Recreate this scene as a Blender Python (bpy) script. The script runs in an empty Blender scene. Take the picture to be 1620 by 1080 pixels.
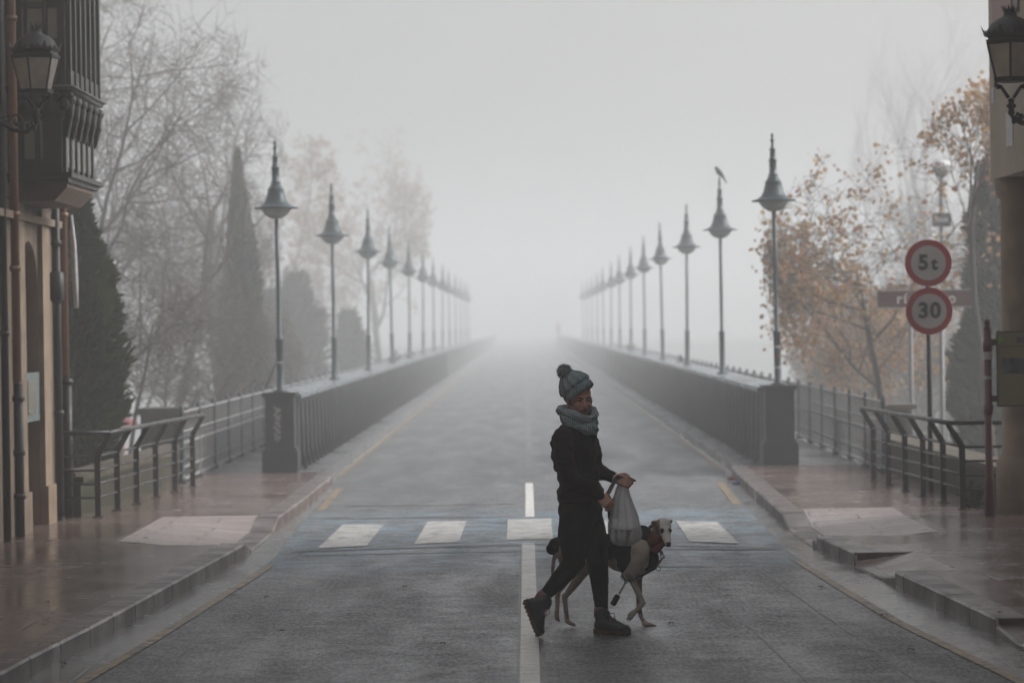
import bpy, math, random
from mathutils import Vector as V, Matrix, Euler, noise as mnoise
S = bpy.context.scene
C = S.collection
R = math.radians
# ------------------------------------------------------------------ camera
EYE = V((-0.065, 0.0, 2.0)); ROLL = .0148; FPX = 4500.0
cam = bpy.data.cameras.new('camera'); co = bpy.data.objects.new('camera', cam); C.objects.link(co)
cam.lens = 100; cam.sensor_width = 36; cam.clip_start = .3; cam.clip_end = 3000
co.location = EYE
_d = V(((810-832)/FPX, 1, -(540-516)/FPX)).normalized()
_q = _d.to_track_quat('-Z', 'Y').to_matrix()
co.rotation_euler = (_q @ Matrix.Rotation(-ROLL, 3, 'Z')).to_euler()
cam.dof.use_dof = True; cam.dof.focus_distance = 18.45; cam.dof.aperture_fstop = 2.8
S.camera = co
# ------------------------------------------------------------------ light
SUN_EL, SUN_AZ = R(36), R(82)          # azimuth from +Y towards +X
w = bpy.data.worlds.new('World'); S.world = w; w.use_nodes = True
nt = w.node_tree; bg = nt.nodes['Background']
sky = nt.nodes.new('ShaderNodeTexSky'); sky.sky_type = 'NISHITA'; sky.sun_disc = False
sky.sun_elevation = SUN_EL; sky.sun_rotation = SUN_AZ; sky.dust_density = 5; sky.ozone_density = 1; sky.air_density = 1.2
hs = nt.nodes.new('ShaderNodeHueSaturation'); hs.inputs['Saturation'].default_value = .16
nt.links.new(sky.outputs[0], hs.inputs['Color']); nt.links.new(hs.outputs[0], bg.inputs[0])
bg.inputs[1].default_value = .125
sl = bpy.data.lights.new('sun', 'SUN'); sl.energy = 1.35; sl.angle = R(22); sl.color = (1, .97, .93)
so = bpy.data.objects.new('sun', sl); C.objects.link(so)
_s = V((math.sin(SUN_AZ)*math.cos(SUN_EL), math.cos(SUN_AZ)*math.cos(SUN_EL), math.sin(SUN_EL)))
so.rotation_euler = _s.to_track_quat('Z', 'Y').to_euler(); so.location = (0, 0, 60)
S.view_settings.view_transform = 'Standard'; S.view_settings.look = 'None'
S.view_settings.exposure = .76; S.view_settings.gamma = 1
S.cycles.volume_bounces = 4; S.cycles.max_bounces = 8; S.cycles.diffuse_bounces = 3; S.cycles.glossy_bounces = 3
S.cycles.transparent_max_bounces = 12
S.cycles.use_denoising = True
HAZE = .0090
# ------------------------------------------------------------------ helpers
def tag(o, label=None, cat=None, group=None, kind=None):
    if label: o['label'] = label
    if cat: o['category'] = cat
    if group: o['group'] = group
    if kind: o['kind'] = kind
    return o
def empty(name, loc, label=None, cat=None, group=None, rz=0):
    o = bpy.data.objects.new(name, None); C.objects.link(o)
    o.location = loc; o.rotation_euler.z = rz; o.empty_display_size = .2
    return tag(o, label, cat, group)
def root_loc(o):
    while o.parent: o = o.parent
    return o.location.copy()
def link(name, me, m, parent=None, smooth=False):
    if parent is not None:
        me.transform(Matrix.Translation(-root_loc(parent)))
    if m is not None and not me.materials: me.materials.append(m)
    if smooth:
        for p in me.polygons: p.use_smooth = True
    o = bpy.data.objects.new(name, me); C.objects.link(o)
    if parent is not None: o.parent = parent
    return o
def copy_tree(o, parent=None):
    c = o.copy(); C.objects.link(c); c.parent = parent
    for ch in [x for x in S.objects if x.parent == o]: copy_tree(ch, c)
    return c
def ground(px, py, z=0.0):              # survey: where the line of sight through a measured spot meets height z
    xp = px-(py-540)*ROLL; yp = py+(px-810)*ROLL; s = (yp-516)/(2-z)
    return V((EYE.x+(xp-832)/s, FPX/s, z))
def at(px, py, Y):
    xp = px-(py-540)*ROLL; yp = py+(px-810)*ROLL; s = FPX/Y
    return V((EYE.x+(xp-832)/s, Y, 2-(yp-516)/s))
class MB:
    def __init__(s): s.v = []; s.f = []
    def add(s, vs, fs):
        n = len(s.v); s.v += [tuple(v) for v in vs]; s.f += [tuple(i+n for i in f) for f in fs]; return s
    def box(s, a, b, M=None):
        x0, y0, z0 = a; x1, y1, z1 = b
        vs = [V(p) for p in ((x0,y0,z0),(x1,y0,z0),(x1,y1,z0),(x0,y1,z0),(x0,y0,z1),(x1,y0,z1),(x1,y1,z1),(x0,y1,z1))]
        if M is not None: vs = [M @ v for v in vs]
        return s.add(vs, [(0,3,2,1),(4,5,6,7),(0,1,5,4),(1,2,6,5),(2,3,7,6),(3,0,4,7)])
    def cbox(s, c, d, M=None):
        return s.box((c[0]-d[0]/2,c[1]-d[1]/2,c[2]-d[2]/2),(c[0]+d[0]/2,c[1]+d[1]/2,c[2]+d[2]/2), M)
    def tube(s, pts, rad, n=8, cap=True):
        pts = [V(p) for p in pts]
        if not isinstance(rad, (list, tuple)): rad = [rad]*len(pts)
        vs = []; fs = []; up = None
        for i, p in enumerate(pts):
            d = (pts[min(i+1, len(pts)-1)]-pts[max(i-1, 0)])
            if d.length < 1e-9: d = V((0,0,1))
            d.normalize()
            if up is None:
                up = V((1,0,0)) if abs(d.x) < .8 else V((0,1,0))
            a = (up-d*up.dot(d)); a = a.normalized() if a.length > 1e-5 else d.orthogonal().normalized()
            up = a; b = d.cross(a)
            for k in range(n):
                t = 2*math.pi*k/n
                vs.append(p+(a*math.cos(t)+b*math.sin(t))*rad[i])
        for i in range(len(pts)-1):
            for k in range(n):
                k2 = (k+1) % n
                fs.append((i*n+k, i*n+k2, (i+1)*n+k2, (i+1)*n+k))
        if cap:
            fs.append(tuple(range(n-1, -1, -1))); fs.append(tuple((len(pts)-1)*n+k for k in range(n)))
        return s.add(vs, fs)
    def lathe(s, prof, c=(0,0,0), n=20, M=None, cap=True, ph=0):     # prof [(r, z)]
        vs = []; fs = []
        for r, z in prof:
            for k in range(n):
                t = 2*math.pi*k/n+ph; vs.append(V((r*math.cos(t), r*math.sin(t), z)))
        if M is not None: vs = [M @ v for v in vs]
        vs = [v+V(c) for v in vs]
        for i in range(len(prof)-1):
            for k in range(n):
                k2 = (k+1) % n
                fs.append((i*n+k, i*n+k2, (i+1)*n+k2, (i+1)*n+k))
        if cap:
            fs.append(tuple(range(n-1, -1, -1))); fs.append(tuple((len(prof)-1)*n+k for k in range(n)))
        return s.add(vs, fs)
    def sphere(s, c, r, n=14, m=9, M=None):
        rx, ry, rz = r if isinstance(r, (tuple, list, V)) else (r, r, r)
        vs = [V((0,0,-rz))]; fs = []
        for i in range(1, m):
            a = -math.pi/2+math.pi*i/m
            for k in range(n):
                t = 2*math.pi*k/n; vs.append(V((rx*math.cos(a)*math.cos(t), ry*math.cos(a)*math.sin(t), rz*math.sin(a))))
        vs.append(V((0,0,rz))); L = len(vs)-1
        for k in range(n):
            k2 = (k+1) % n
            fs.append((0, 1+k2, 1+k)); fs.append((L, L-n+k, L-n+k2))
            for i in range(m-2): fs.append((1+i*n+k, 1+i*n+k2, 1+(i+1)*n+k2, 1+(i+1)*n+k))
        if M is not None: vs = [M @ v for v in vs]
        return s.add([v+V(c) for v in vs], fs)
    def prism(s, poly, a, b, axis='z'):      # polygon extruded from a to b along the axis
        def p3(p, h): return {'z': (p[0], p[1], h), 'y': (p[0], h, p[1]), 'x': (h, p[0], p[1])}[axis]
        n = len(poly); vs = [p3(p, a) for p in poly]+[p3(p, b) for p in poly]
        fs = [tuple(range(n-1, -1, -1)), tuple(range(n, 2*n))]+[(i, (i+1) % n, n+(i+1) % n, n+i) for i in range(n)]
        return s.add(vs, fs)
    def sheet(s, la, lb):                    # quad strip between two polylines
        n = len(la); return s.add(list(la)+list(lb), [(i, i+1, n+i+1, n+i) for i in range(n-1)])
    def build(s, name, m, parent=None, smooth=False):
        me = bpy.data.meshes.new(name); me.from_pydata(s.v, [], s.f); me.validate()
        import bmesh
        if len(s.f) < 60000:
            bm = bmesh.new(); bm.from_mesh(me); bmesh.ops.recalc_face_normals(bm, faces=bm.faces); bm.to_mesh(me); bm.free()
        return link(name, me, m, parent, smooth)
def solid(prims, voxel=.006, smooth=6, fac=.5):
    """One continuous skin over ellipsoids ('e', centre, radii, matrix) and tapered limbs ('c', points, radii)."""
    b = MB()
    for p in prims:
        if p[0] == 'e':
            b.sphere(p[1], p[2], 18, 12, p[3] if len(p) > 3 else None)
        else:
            pts, rs = p[1], p[2]
            sub = []; sr = []
            for i in range(len(pts)-1):
                for k in range(4):
                    t = k/4; sub.append(V(pts[i]).lerp(V(pts[i+1]), t)); sr.append(rs[i]*(1-t)+rs[i+1]*t)
            sub.append(V(pts[-1])); sr.append(rs[-1])
            b.tube(sub, sr, 14)
            for q, r in zip(pts, rs): b.sphere(q, r*.995, 14, 9)
    me = bpy.data.meshes.new('tmp'); me.from_pydata(b.v, [], b.f); me.validate()
    o = bpy.data.objects.new('tmp', me); C.objects.link(o)
    m = o.modifiers.new('r', 'REMESH'); m.mode = 'VOXEL'; m.voxel_size = voxel; m.adaptivity = 0
    if smooth:
        k = o.modifiers.new('s', 'SMOOTH'); k.iterations = smooth; k.factor = fac
    dg = bpy.context.evaluated_depsgraph_get()
    out = bpy.data.meshes.new_from_object(o.evaluated_get(dg))
    bpy.data.objects.remove(o); out.materials.clear()
    for p in out.polygons: p.use_smooth = True
    return out
def sdf(name, prims, m, parent=None, voxel=.006, smooth=6, wob=0, wsc=8):
    me = solid(prims, voxel, smooth)
    if wob:
        for v, nn in [(v, v.normal.copy()) for v in me.vertices]:
            p = v.co*wsc; d = mnoise.fractal(V((p.x, p.y, p.z*1.6)), 1, 2, 3)
            v.co += nn*(d*wob)
    return link(name, me, m, parent)
# ------------------------------------------------------------------ materials
def mat(name, col, rough=.6, col2=None, scale=5., bump=0., metal=0., r2=None, bscale=None, spec=.5, sx=(1,1,1), det=5, pos=(.35,.65)):
    m = bpy.data.materials.new(name); m.use_nodes = True; n = m.node_tree.nodes; l = m.node_tree.links
    b = n['Principled BSDF']; b.inputs['Base Color'].default_value = (*col, 1); b.inputs['Roughness'].default_value = rough
    b.inputs['Metallic'].default_value = metal; b.inputs['Specular IOR Level'].default_value = spec
    tc = n.new('ShaderNodeTexCoord'); mp = n.new('ShaderNodeMapping'); mp.inputs['Scale'].default_value = sx
    l.new(tc.outputs['Object'], mp.inputs[0]); m['_'] = 0
    if col2 or r2 is not None:
        t = n.new('ShaderNodeTexNoise'); t.inputs['Scale'].default_value = scale; t.inputs['Detail'].default_value = det
        l.new(mp.outputs[0], t.inputs['Vector'])
        mr = n.new('ShaderNodeMapRange'); mr.inputs[1].default_value = pos[0]; mr.inputs[2].default_value = pos[1]
        l.new(t.outputs['Fac'], mr.inputs[0])
        if col2:
            mx = n.new('ShaderNodeMix'); mx.data_type = 'RGBA'; mx.inputs[6].default_value = (*col, 1); mx.inputs[7].default_value = (*col2, 1)
            l.new(mr.outputs[0], mx.inputs[0]); l.new(mx.outputs[2], b.inputs['Base Color'])
        if r2 is not None:
            m2 = n.new('ShaderNodeMapRange'); m2.inputs[3].default_value = rough; m2.inputs[4].default_value = r2
            l.new(mr.outputs[0], m2.inputs[0]); l.new(m2.outputs[0], b.inputs['Roughness'])
    if bump:
        t2 = n.new('ShaderNodeTexNoise'); t2.inputs['Scale'].default_value = bscale or scale*4; t2.inputs['Detail'].default_value = 6
        l.new(mp.outputs[0], t2.inputs['Vector'])
        bp = n.new('ShaderNodeBump'); bp.inputs['Strength'].default_value = bump; bp.inputs['Distance'].default_value = .01
        l.new(t2.outputs['Fac'], bp.inputs['Height']); l.new(bp.outputs[0], b.inputs['Normal'])
    return m
def N(m): return m.node_tree.nodes, m.node_tree.links
def rgba(c): return (*c, 1)
def mixc(n, l, fac, a, b):
    mx = n.new('ShaderNodeMix'); mx.data_type = 'RGBA'
    for k, x in ((0, fac), (6, a), (7, b)):
        if isinstance(x, tuple): mx.inputs[k].default_value = rgba(x)
        elif isinstance(x, (int, float)): mx.inputs[k].default_value = x
        else: l.new(x, mx.inputs[k])
    return mx.outputs[2]
def nmath(n, l, op, a, b=None, clamp=False):
    x = n.new('ShaderNodeMath'); x.operation = op; x.use_clamp = clamp
    for k, q in ((0, a), (1, b)):
        if q is None: continue
        if isinstance(q, (int, float)): x.inputs[k].default_value = q
        else: l.new(q, x.inputs[k])
    return x.outputs[0]
def mrange(n, l, x, a, b, c=0., d=1.):
    q = n.new('ShaderNodeMapRange'); l.new(x, q.inputs[0])
    for i, vv in enumerate((a, b, c, d)): q.inputs[i+1].default_value = vv
    return q.outputs[0]
def tex(n, l, vec, scale, det=5, rough=.5, sx=None):
    if sx:
        mp = n.new('ShaderNodeMapping'); mp.inputs['Scale'].default_value = sx; l.new(vec, mp.inputs[0]); vec = mp.outputs[0]
    t = n.new('ShaderNodeTexNoise'); t.inputs['Scale'].default_value = scale; t.inputs['Detail'].default_value = det
    t.inputs['Roughness'].default_value = rough; l.new(vec, t.inputs['Vector']); return t.outputs['Fac']
def asphalt():
    m = mat('asphalt', (.045,.047,.05), spec=.32); n, l = N(m); b = n['Principled BSDF']
    tc = n.new('ShaderNodeTexCoord'); v = tc.outputs['Object']
    grain = nmath(n, l, 'ADD', nmath(n, l, 'MULTIPLY', tex(n, l, v, 34, 2, .8, (1,.28,1)), .65), nmath(n, l, 'MULTIPLY', tex(n, l, v, 110, 2, .7), .35)); patch = tex(n, l, v, .5, 6, .6, (1,.35,1)); mid = tex(n, l, v, 4, 5, .6, (.9,1,1))
    big = tex(n, l, v, 1.3, 4, .55, (1.6,.25,1))
    c1 = mixc(n, l, mrange(n, l, grain, .40, .62), (.018,.019,.021), (.25,.255,.265))
    c2 = mixc(n, l, mrange(n, l, patch, .35, .7, 0, .3), c1, (.07,.073,.078))
    # worn sky-blue paint left round the crossing
    sp = n.new('ShaderNodeSeparateXYZ'); l.new(v, sp.inputs[0]); y = sp.outputs[1]
    band = nmath(n, l, 'MULTIPLY', mrange(n, l, y, 22.8, 24.2), mrange(n, l, y, 31.2, 30.0))
    wear = mrange(n, l, tex(n, l, v, 3.2, 7, .72, (.5,1.6,1)), .47, .55)
    fine = mrange(n, l, tex(n, l, v, 26, 4, .7, (.6,1.5,1)), .32, .52)
    f = nmath(n, l, 'MULTIPLY', nmath(n, l, 'MULTIPLY', band, wear), nmath(n, l, 'MULTIPLY', fine, .75))
    c3 = mixc(n, l, f, c2, (.2,.33,.43))
    # dark tarred ring round the raised table
    l.new(c3, b.inputs['Base Color'])
    rg = mrange(n, l, nmath(n, l, 'ADD', nmath(n, l, 'MULTIPLY', big, .6), nmath(n, l, 'MULTIPLY', mid, .4)), .38, .62, .32, .6)
    l.new(rg, b.inputs['Roughness'])
    bp = n.new('ShaderNodeBump'); bp.inputs['Strength'].default_value = .75; bp.inputs['Distance'].default_value = .012
    l.new(nmath(n, l, 'ADD', grain, nmath(n, l, 'MULTIPLY', mid, .15)), bp.inputs['Height']); l.new(bp.outputs[0], b.inputs['Normal'])
    return m
def slabs(name, c1, c2, mortar, bw, bh, rough, r2, ms=.012, rot=0, off=.5, wet=.6):
    m = mat(name, c1); n, l = N(m); b = n['Principled BSDF']
    tc = n.new('ShaderNodeTexCoord'); v = tc.outputs['Object']
    mp = n.new('ShaderNodeMapping'); mp.inputs['Rotation'].default_value = (0,0,rot); l.new(v, mp.inputs[0])
    br = n.new('ShaderNodeTexBrick'); br.offset = off; l.new(mp.outputs[0], br.inputs['Vector'])
    br.inputs['Color1'].default_value = rgba(c1); br.inputs['Color2'].default_value = rgba(c2); br.inputs['Mortar'].default_value = rgba(mortar)
    br.inputs['Scale'].default_value = 1; br.inputs['Brick Width'].default_value = bw; br.inputs['Row Height'].default_value = bh
    br.inputs['Mortar Size'].default_value = ms; br.inputs['Mortar Smooth'].default_value = .4
    g = tex(n, l, v, 70, 3, .7); big = tex(n, l, v, 1.1, 5, .6, (.8,.8,1)); md = tex(n, l, v, 7, 4, .6)
    c = mixc(n, l, mrange(n, l, g, .3, .7, 0, .35), br.outputs[0], (c1[0]*.35, c1[1]*.35, c1[2]*.35))
    c = mixc(n, l, mrange(n, l, big, .42, .62, 0, wet), c, (c1[0]*.55, c1[1]*.55, c1[2]*.58))
    l.new(c, b.inputs['Base Color'])
    l.new(mrange(n, l, nmath(n, l, 'ADD', nmath(n, l, 'MULTIPLY', big, .65), nmath(n, l, 'MULTIPLY', md, .35)), .4, .62, rough, r2), b.inputs['Roughness'])
    bp = n.new('ShaderNodeBump'); bp.inputs['Strength'].default_value = .4; bp.inputs['Distance'].default_value = .006
    h = nmath(n, l, 'SUBTRACT', nmath(n, l, 'ADD', nmath(n, l, 'MULTIPLY', g, .35), nmath(n, l, 'MULTIPLY', md, .5)), br.outputs['Fac'])
    l.new(h, bp.inputs['Height']); l.new(bp.outputs[0], b.inputs['Normal'])
    return m
def paint(name, col, under=(.05,.052,.055), lo=.36, hi=.5, sc=6, sx=(.6,1.6,1)):
    m = mat(name, col, .5); n, l = N(m); b = n['Principled BSDF']; tc = n.new('ShaderNodeTexCoord'); v = tc.outputs['Object']
    a = tex(n, l, v, sc, 7, .7, sx); g = tex(n, l, v, 60, 3, .7)
    f = mrange(n, l, nmath(n, l, 'ADD', nmath(n, l, 'MULTIPLY', a, .7), nmath(n, l, 'MULTIPLY', g, .3)), lo, hi)
    c = mixc(n, l, f, under, mixc(n, l, tex(n, l, v, 3, 4), col, tuple(x*.72 for x in col)))
    l.new(c, b.inputs['Base Color'])
    bp = n.new('ShaderNodeBump'); bp.inputs['Strength'].default_value = .4; bp.inputs['Distance'].default_value = .004
    l.new(g, bp.inputs['Height']); l.new(bp.outputs[0], b.inputs['Normal'])
    return m
M = {}
M['asphalt'] = asphalt()
M['gutter'] = slabs('gutter', (.16,.15,.14), (.13,.12,.115), (.04,.04,.038), .9, 2.2, .08, .34, .01)
M['slab'] = slabs('paving', (.235,.17,.148), (.18,.13,.113), (.035,.026,.023), 1.1, .62, .1, .3, .016, wet=.35)
M['slab_pale'] = slabs('paving_pale', (.46,.385,.36), (.39,.325,.305), (.1,.08,.075), .9, .3, .25, .5, .014, wet=.35)
M['walk'] = slabs('bridge_walkway', (.2,.205,.215), (.18,.185,.195), (.1,.1,.1), 1.6, 1.2, .18, .45, .008)
M['kerb'] = mat('kerb_stone', (.15,.112,.102), .25, (.09,.068,.063), 2.5, .35, r2=.5, bscale=60)
M['white'] = paint('road_white', (.68,.67,.64), lo=.40, hi=.51, sc=8); M['white_worn'] = paint('road_white_worn', (.45,.47,.48), lo=.47, hi=.58)
M['yellow'] = paint('road_yellow', (.5,.35,.17), lo=.45, hi=.55, sc=9); M['white_near'] = paint('road_white_line', (.85,.84,.8), lo=.36, hi=.47, sc=9)
M['tar'] = mat('tar', (.014,.014,.015), .4)
M['iron'] = mat('dark_iron', (.018,.021,.022), .42, (.035,.04,.042), 5, .15, r2=.6, spec=.4)
M['plate'] = mat('parapet_paint', (.012,.014,.015), .5, (.02,.023,.025), 1.2, .1, r2=.7, sx=(1,.3,2), spec=.3)
M['cop'] = mat('coping', (.22,.26,.28), .15, (.12,.14,.15), 3, .3, r2=.45, bscale=20)
M['lamp'] = mat('lamp_paint', (.05,.078,.09), .3, (.03,.045,.052), 6, metal=.3, r2=.5)
M['rail'] = mat('rail_paint', (.03,.033,.032), .3, (.02,.022,.021), 9, .1, r2=.5)
M['postblue'] = mat('post_paint', (.035,.055,.07), .35, (.05,.07,.085), 6, r2=.6)
M['mesh'] = mat('railing_paint', (.38,.38,.38), .35, (.28,.28,.28), 8, r2=.6)
M['milk'] = mat('milk_glass', (.5,.45,.38), .35, (.33,.29,.24), 6, r2=.5)
M['globe'] = mat('globe_glass', (.32,.34,.34), .2, (.25,.27,.27), 5)
M['black'] = mat('black_iron', (.012,.012,.012), .4, (.02,.019,.018), 20, .3, r2=.6)
M['stone'] = slabs('sandstone', (.27,.205,.145), (.235,.175,.125), (.13,.095,.07), .9, .45, .7, .9)
M['ochre'] = mat('pipe_ochre', (.27,.145,.08), .45, (.19,.11,.07), 4, r2=.6, sx=(1,1,.2))
M['tan'] = mat('tan_stone', (.31,.235,.165), .7, (.2,.145,.1), 3.5, .3, bscale=30)
M['tan_wall'] = mat('tan_render', (.36,.29,.225), .75, (.28,.225,.175), 1.5, .2, sx=(1,1,.3), bscale=25)
M['brown'] = mat('brown_door', (.075,.04,.032), .5, (.055,.03,.025), 8, sx=(1,1,.2))
M['greyblue'] = mat('grey_blue_paint', (.16,.2,.2), .5, (.12,.15,.15), 5)
M['timber'] = mat('dark_timber', (.022,.024,.02), .4, (.036,.036,.03), 7, .3, r2=.6, sx=(1,1,.25))
M['pane'] = mat('window_glass', (.24,.23,.19), .12, (.2,.19,.155), 1.5)
M['redbrown'] = mat('red_brown_paint', (.2,.055,.035), .5, (.14,.045,.03), 3)
M['paper'] = mat('paper', (.55,.54,.54), .7, (.42,.42,.43), 9)
M['moss'] = mat('mossy_stone', (.055,.045,.03), .8, (.032,.035,.016), 2.2, .6, bscale=14)
M['moss2'] = mat('stone_wall', (.13,.1,.078), .75, (.06,.058,.035), 1.6, .6, bscale=10)
M['rubble'] = mat('reddish_rubble', (.12,.065,.045), .8, (.07,.05,.035), 3, .7, bscale=12)
M['wine'] = mat('wine_red_paint', (.13,.015,.02), .35, (.09,.012,.016), 8, r2=.5)
M['sign_red'] = mat('sign_red', (.33,.008,.018), .45, (.26,.008,.015), 4)
M['sign_white'] = mat('sign_white', (.4,.39,.39), .45, (.36,.35,.35), 3)
M['sign_black'] = mat('sign_black', (.015,.015,.015), .5)
M['sign_brown'] = mat('sign_brown', (.11,.028,.024), .45, (.09,.025,.02), 4)
M['galv'] = mat('galvanised', (.2,.2,.21), .5, (.15,.15,.155), 8, metal=.3)
M['soil'] = mat('earth', (.06,.055,.035), .9, (.04,.05,.025), .6, .5)
M['bark'] = mat('bark', (.075,.065,.06), .85, (.05,.043,.038), 6, .5, sx=(1,1,.3))
M['twig'] = mat('twigs', (.1,.08,.072), .85, (.07,.055,.05), 2)
M['water'] = mat('river', (.03,.04,.035), .08, bump=.2, scale=1, bscale=3)
def leafmat(name, a, b, sc=1.5, tr=.3):
    m = mat(name, a, .6, b, sc, det=3, pos=(.4,.6)); n, l = N(m); bs = n['Principled BSDF']
    bs.inputs['Specular IOR Level'].default_value = .25
    tl = n.new('ShaderNodeBsdfTranslucent'); ms = n.new('ShaderNodeMixShader'); ms.inputs[0].default_value = tr
    src = bs.inputs['Base Color'].links[0].from_socket; l.new(src, tl.inputs[0]); l.new(bs.outputs[0], ms.inputs[1]); l.new(tl.outputs[0], ms.inputs[2]); l.new(ms.outputs[0], n['Material Output'].inputs['Surface'])
    return m
M['conifer'] = leafmat('conifer_needles', (.03,.05,.02), (.06,.075,.025), 2.2)
M['conifer2'] = leafmat('cypress_needles', (.045,.06,.04), (.07,.08,.045), 1.2)
M['autumn'] = leafmat('autumn_leaves', (.47,.27,.12), (.5,.37,.19), 3, .5)
M['autumn_red'] = leafmat('russet_leaves', (.42,.2,.13), (.48,.28,.15), 3, .5)
M['dryleaf'] = leafmat('faded_leaves', (.38,.27,.16), (.3,.22,.14), 2, .45)
# ------------------------------------------------------------------ ground, water
def hgt(x, y):
    ax = abs(x)
    if y < 28.9: return -.03
    if ax < 4.9 and y < 37.2: return -.03
    if y < 37.2 and ax < 5.6: return -.6
    if y < 80: return -2.6-.25*mnoise.noise(V((x*.1, y*.1, 0)))
    if y < 100: return -2.6-(y-80)/20*4.4
    if y < 270: return -7
    if y < 285: return -7+(y-270)/15*6.9
    return -.1
xs = [-400,-200,-100,-60,-40,-25,-15,-10,-7.5,-5.61,-5.59,-4.91,-4.89,-2,2,4.89,4.91,5.59,5.61,7.5,10,15,25,40,60,100,200,400]
ys = [-60,-20,10,28.85,28.95,31,34,37.15,37.25,40,45,50,56,63,71,80,86,93,100,140,200,270,278,285,330,400,600]
b = MB(); vs = [(x, y, hgt(x, y)) for y in ys for x in xs]; nx = len(xs)
b.add(vs, [(j*nx+i, j*nx+i+1, (j+1)*nx+i+1, (j+1)*nx+i) for j in range(len(ys)-1) for i in range(nx-1)])
tag(b.build('ground', M['soil']), kind='structure')
b = MB(); b.box((-398, 97, -6.9), (398, 272, -6.4)); tag(b.build('river_water', M['water']), kind='structure')
# ------------------------------------------------------------------ road
LA = [(-3.05,8),(-2.9,12),(-2.68,16.25),(-2.56,18.3),(-2.44,21),(-2.33,23.4),(-2.3,25),(-2.34,26.7),(-2.42,31),(-2.5,36),(-2.66,38.5),(-2.66,150),(-2.66,290)]
RA = [(3.05,8),(2.9,12),(2.66,15.9),(2.43,18.7),(2.32,21.2),(2.23,23.8),(2.19,25.1),(2.22,27.5),(2.3,31),(2.4,35.5),(2.62,38.5),(2.62,150),(2.62,290)]
LK = [(-3.3,8),(-3.15,12),(-2.98,16.3),(-2.86,18.2),(-2.72,21.4),(-2.58,24.6),(-2.56,25.5),(-2.57,28.3),(-2.55,32),(-2.56,36.4),(-2.72,38.6),(-2.72,150),(-2.72,290)]
RK = [(3.3,8),(3.12,12),(2.97,16),(2.86,17.9),(2.68,21.3),(2.57,23.2),(2.44,25.4),(2.43,27.8),(2.5,32),(2.58,36.8),(2.70,38.6),(2.70,150),(2.70,290)]
def edge(P, y):
    for (xa, ya), (xb, yb) in zip(P, P[1:]):
        if ya <= y <= yb: return xa+(xb-xa)*(y-ya)/(yb-ya)
    return P[0][0] if y < P[0][1] else P[-1][0]
def yr(a, b_, st):
    n = max(1, round((b_-a)/st)); return [a+(b_-a)*i/n for i in range(n+1)]
Y1 = yr(-40, 8, 8)[:-1]+yr(8, 60, 1)+yr(65, 290, 15)
def rz(x, y):                                # the crossing sits on a low raised table
    t = max(0, min(1, (y-25.2)/.5))*max(0, min(1, (31.6-y)/.6)); return .0+.012*t
b = MB(); cols = 9
vs = []
for y in Y1:
    a, c = edge(LA, y), edge(RA, y)
    for i in range(cols):
        x = a+(c-a)*i/(cols-1); vs.append((x, y, rz(x, y)))
b.add(vs, [(j*cols+i, j*cols+i+1, (j+1)*cols+i+1, (j+1)*cols+i) for j in range(len(Y1)-1) for i in range(cols-1)])
tag(b.build('road', M['asphalt']), kind='structure')
b = MB(); n_ = len(Y1)
b.sheet([(edge(LK, y)-.02, y, .004) for y in Y1], [(edge(LA, y), y, -.004) for y in Y1])
b.sheet([(edge(RA, y), y, -.004) for y in Y1], [(edge(RK, y)+.02, y, .004) for y in Y1])
tag(b.build('gutter', M['gutter']), kind='structure')
# pavements: slab surface with dropped-kerb ramps
def ramp(side, y):
    if side < 0: z = max(0, min(1, (y-25.1)/.5))*max(0, min(1, (28.5-y)/.7))
    else:
        z = max(0, min(1, (y-25.0)/.25))*max(0, min(1, (28.1-y)/.7))
        z = max(z, max(0, min(1, (y-21.35)/.05))*max(0, min(1, (23.1-y)/.05)), max(0, min(1, (17.9-y)/.05))*max(0, min(1, (y-15.6)/.05)))
    return z
def pz(side, y, d):                          # height at distance d in from the kerb face
    if side > 0 and y < 24: return .12-.1*ramp(side, y)*max(0, 1-max(0, d-.05)/.42)
    return .12-.1*ramp(side, y)*max(0, 1-max(0, d-.25)/1.0)
KY = sorted(set([round(y, 3) for y in yr(8, 37.4, .2)]+[21.3,21.35,21.4,23.05,23.1,23.15,17.85,17.9,17.95,15.6,15.65]))
DS = [.2,.45,.7,.95,1.25,1.7,2.2]
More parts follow.
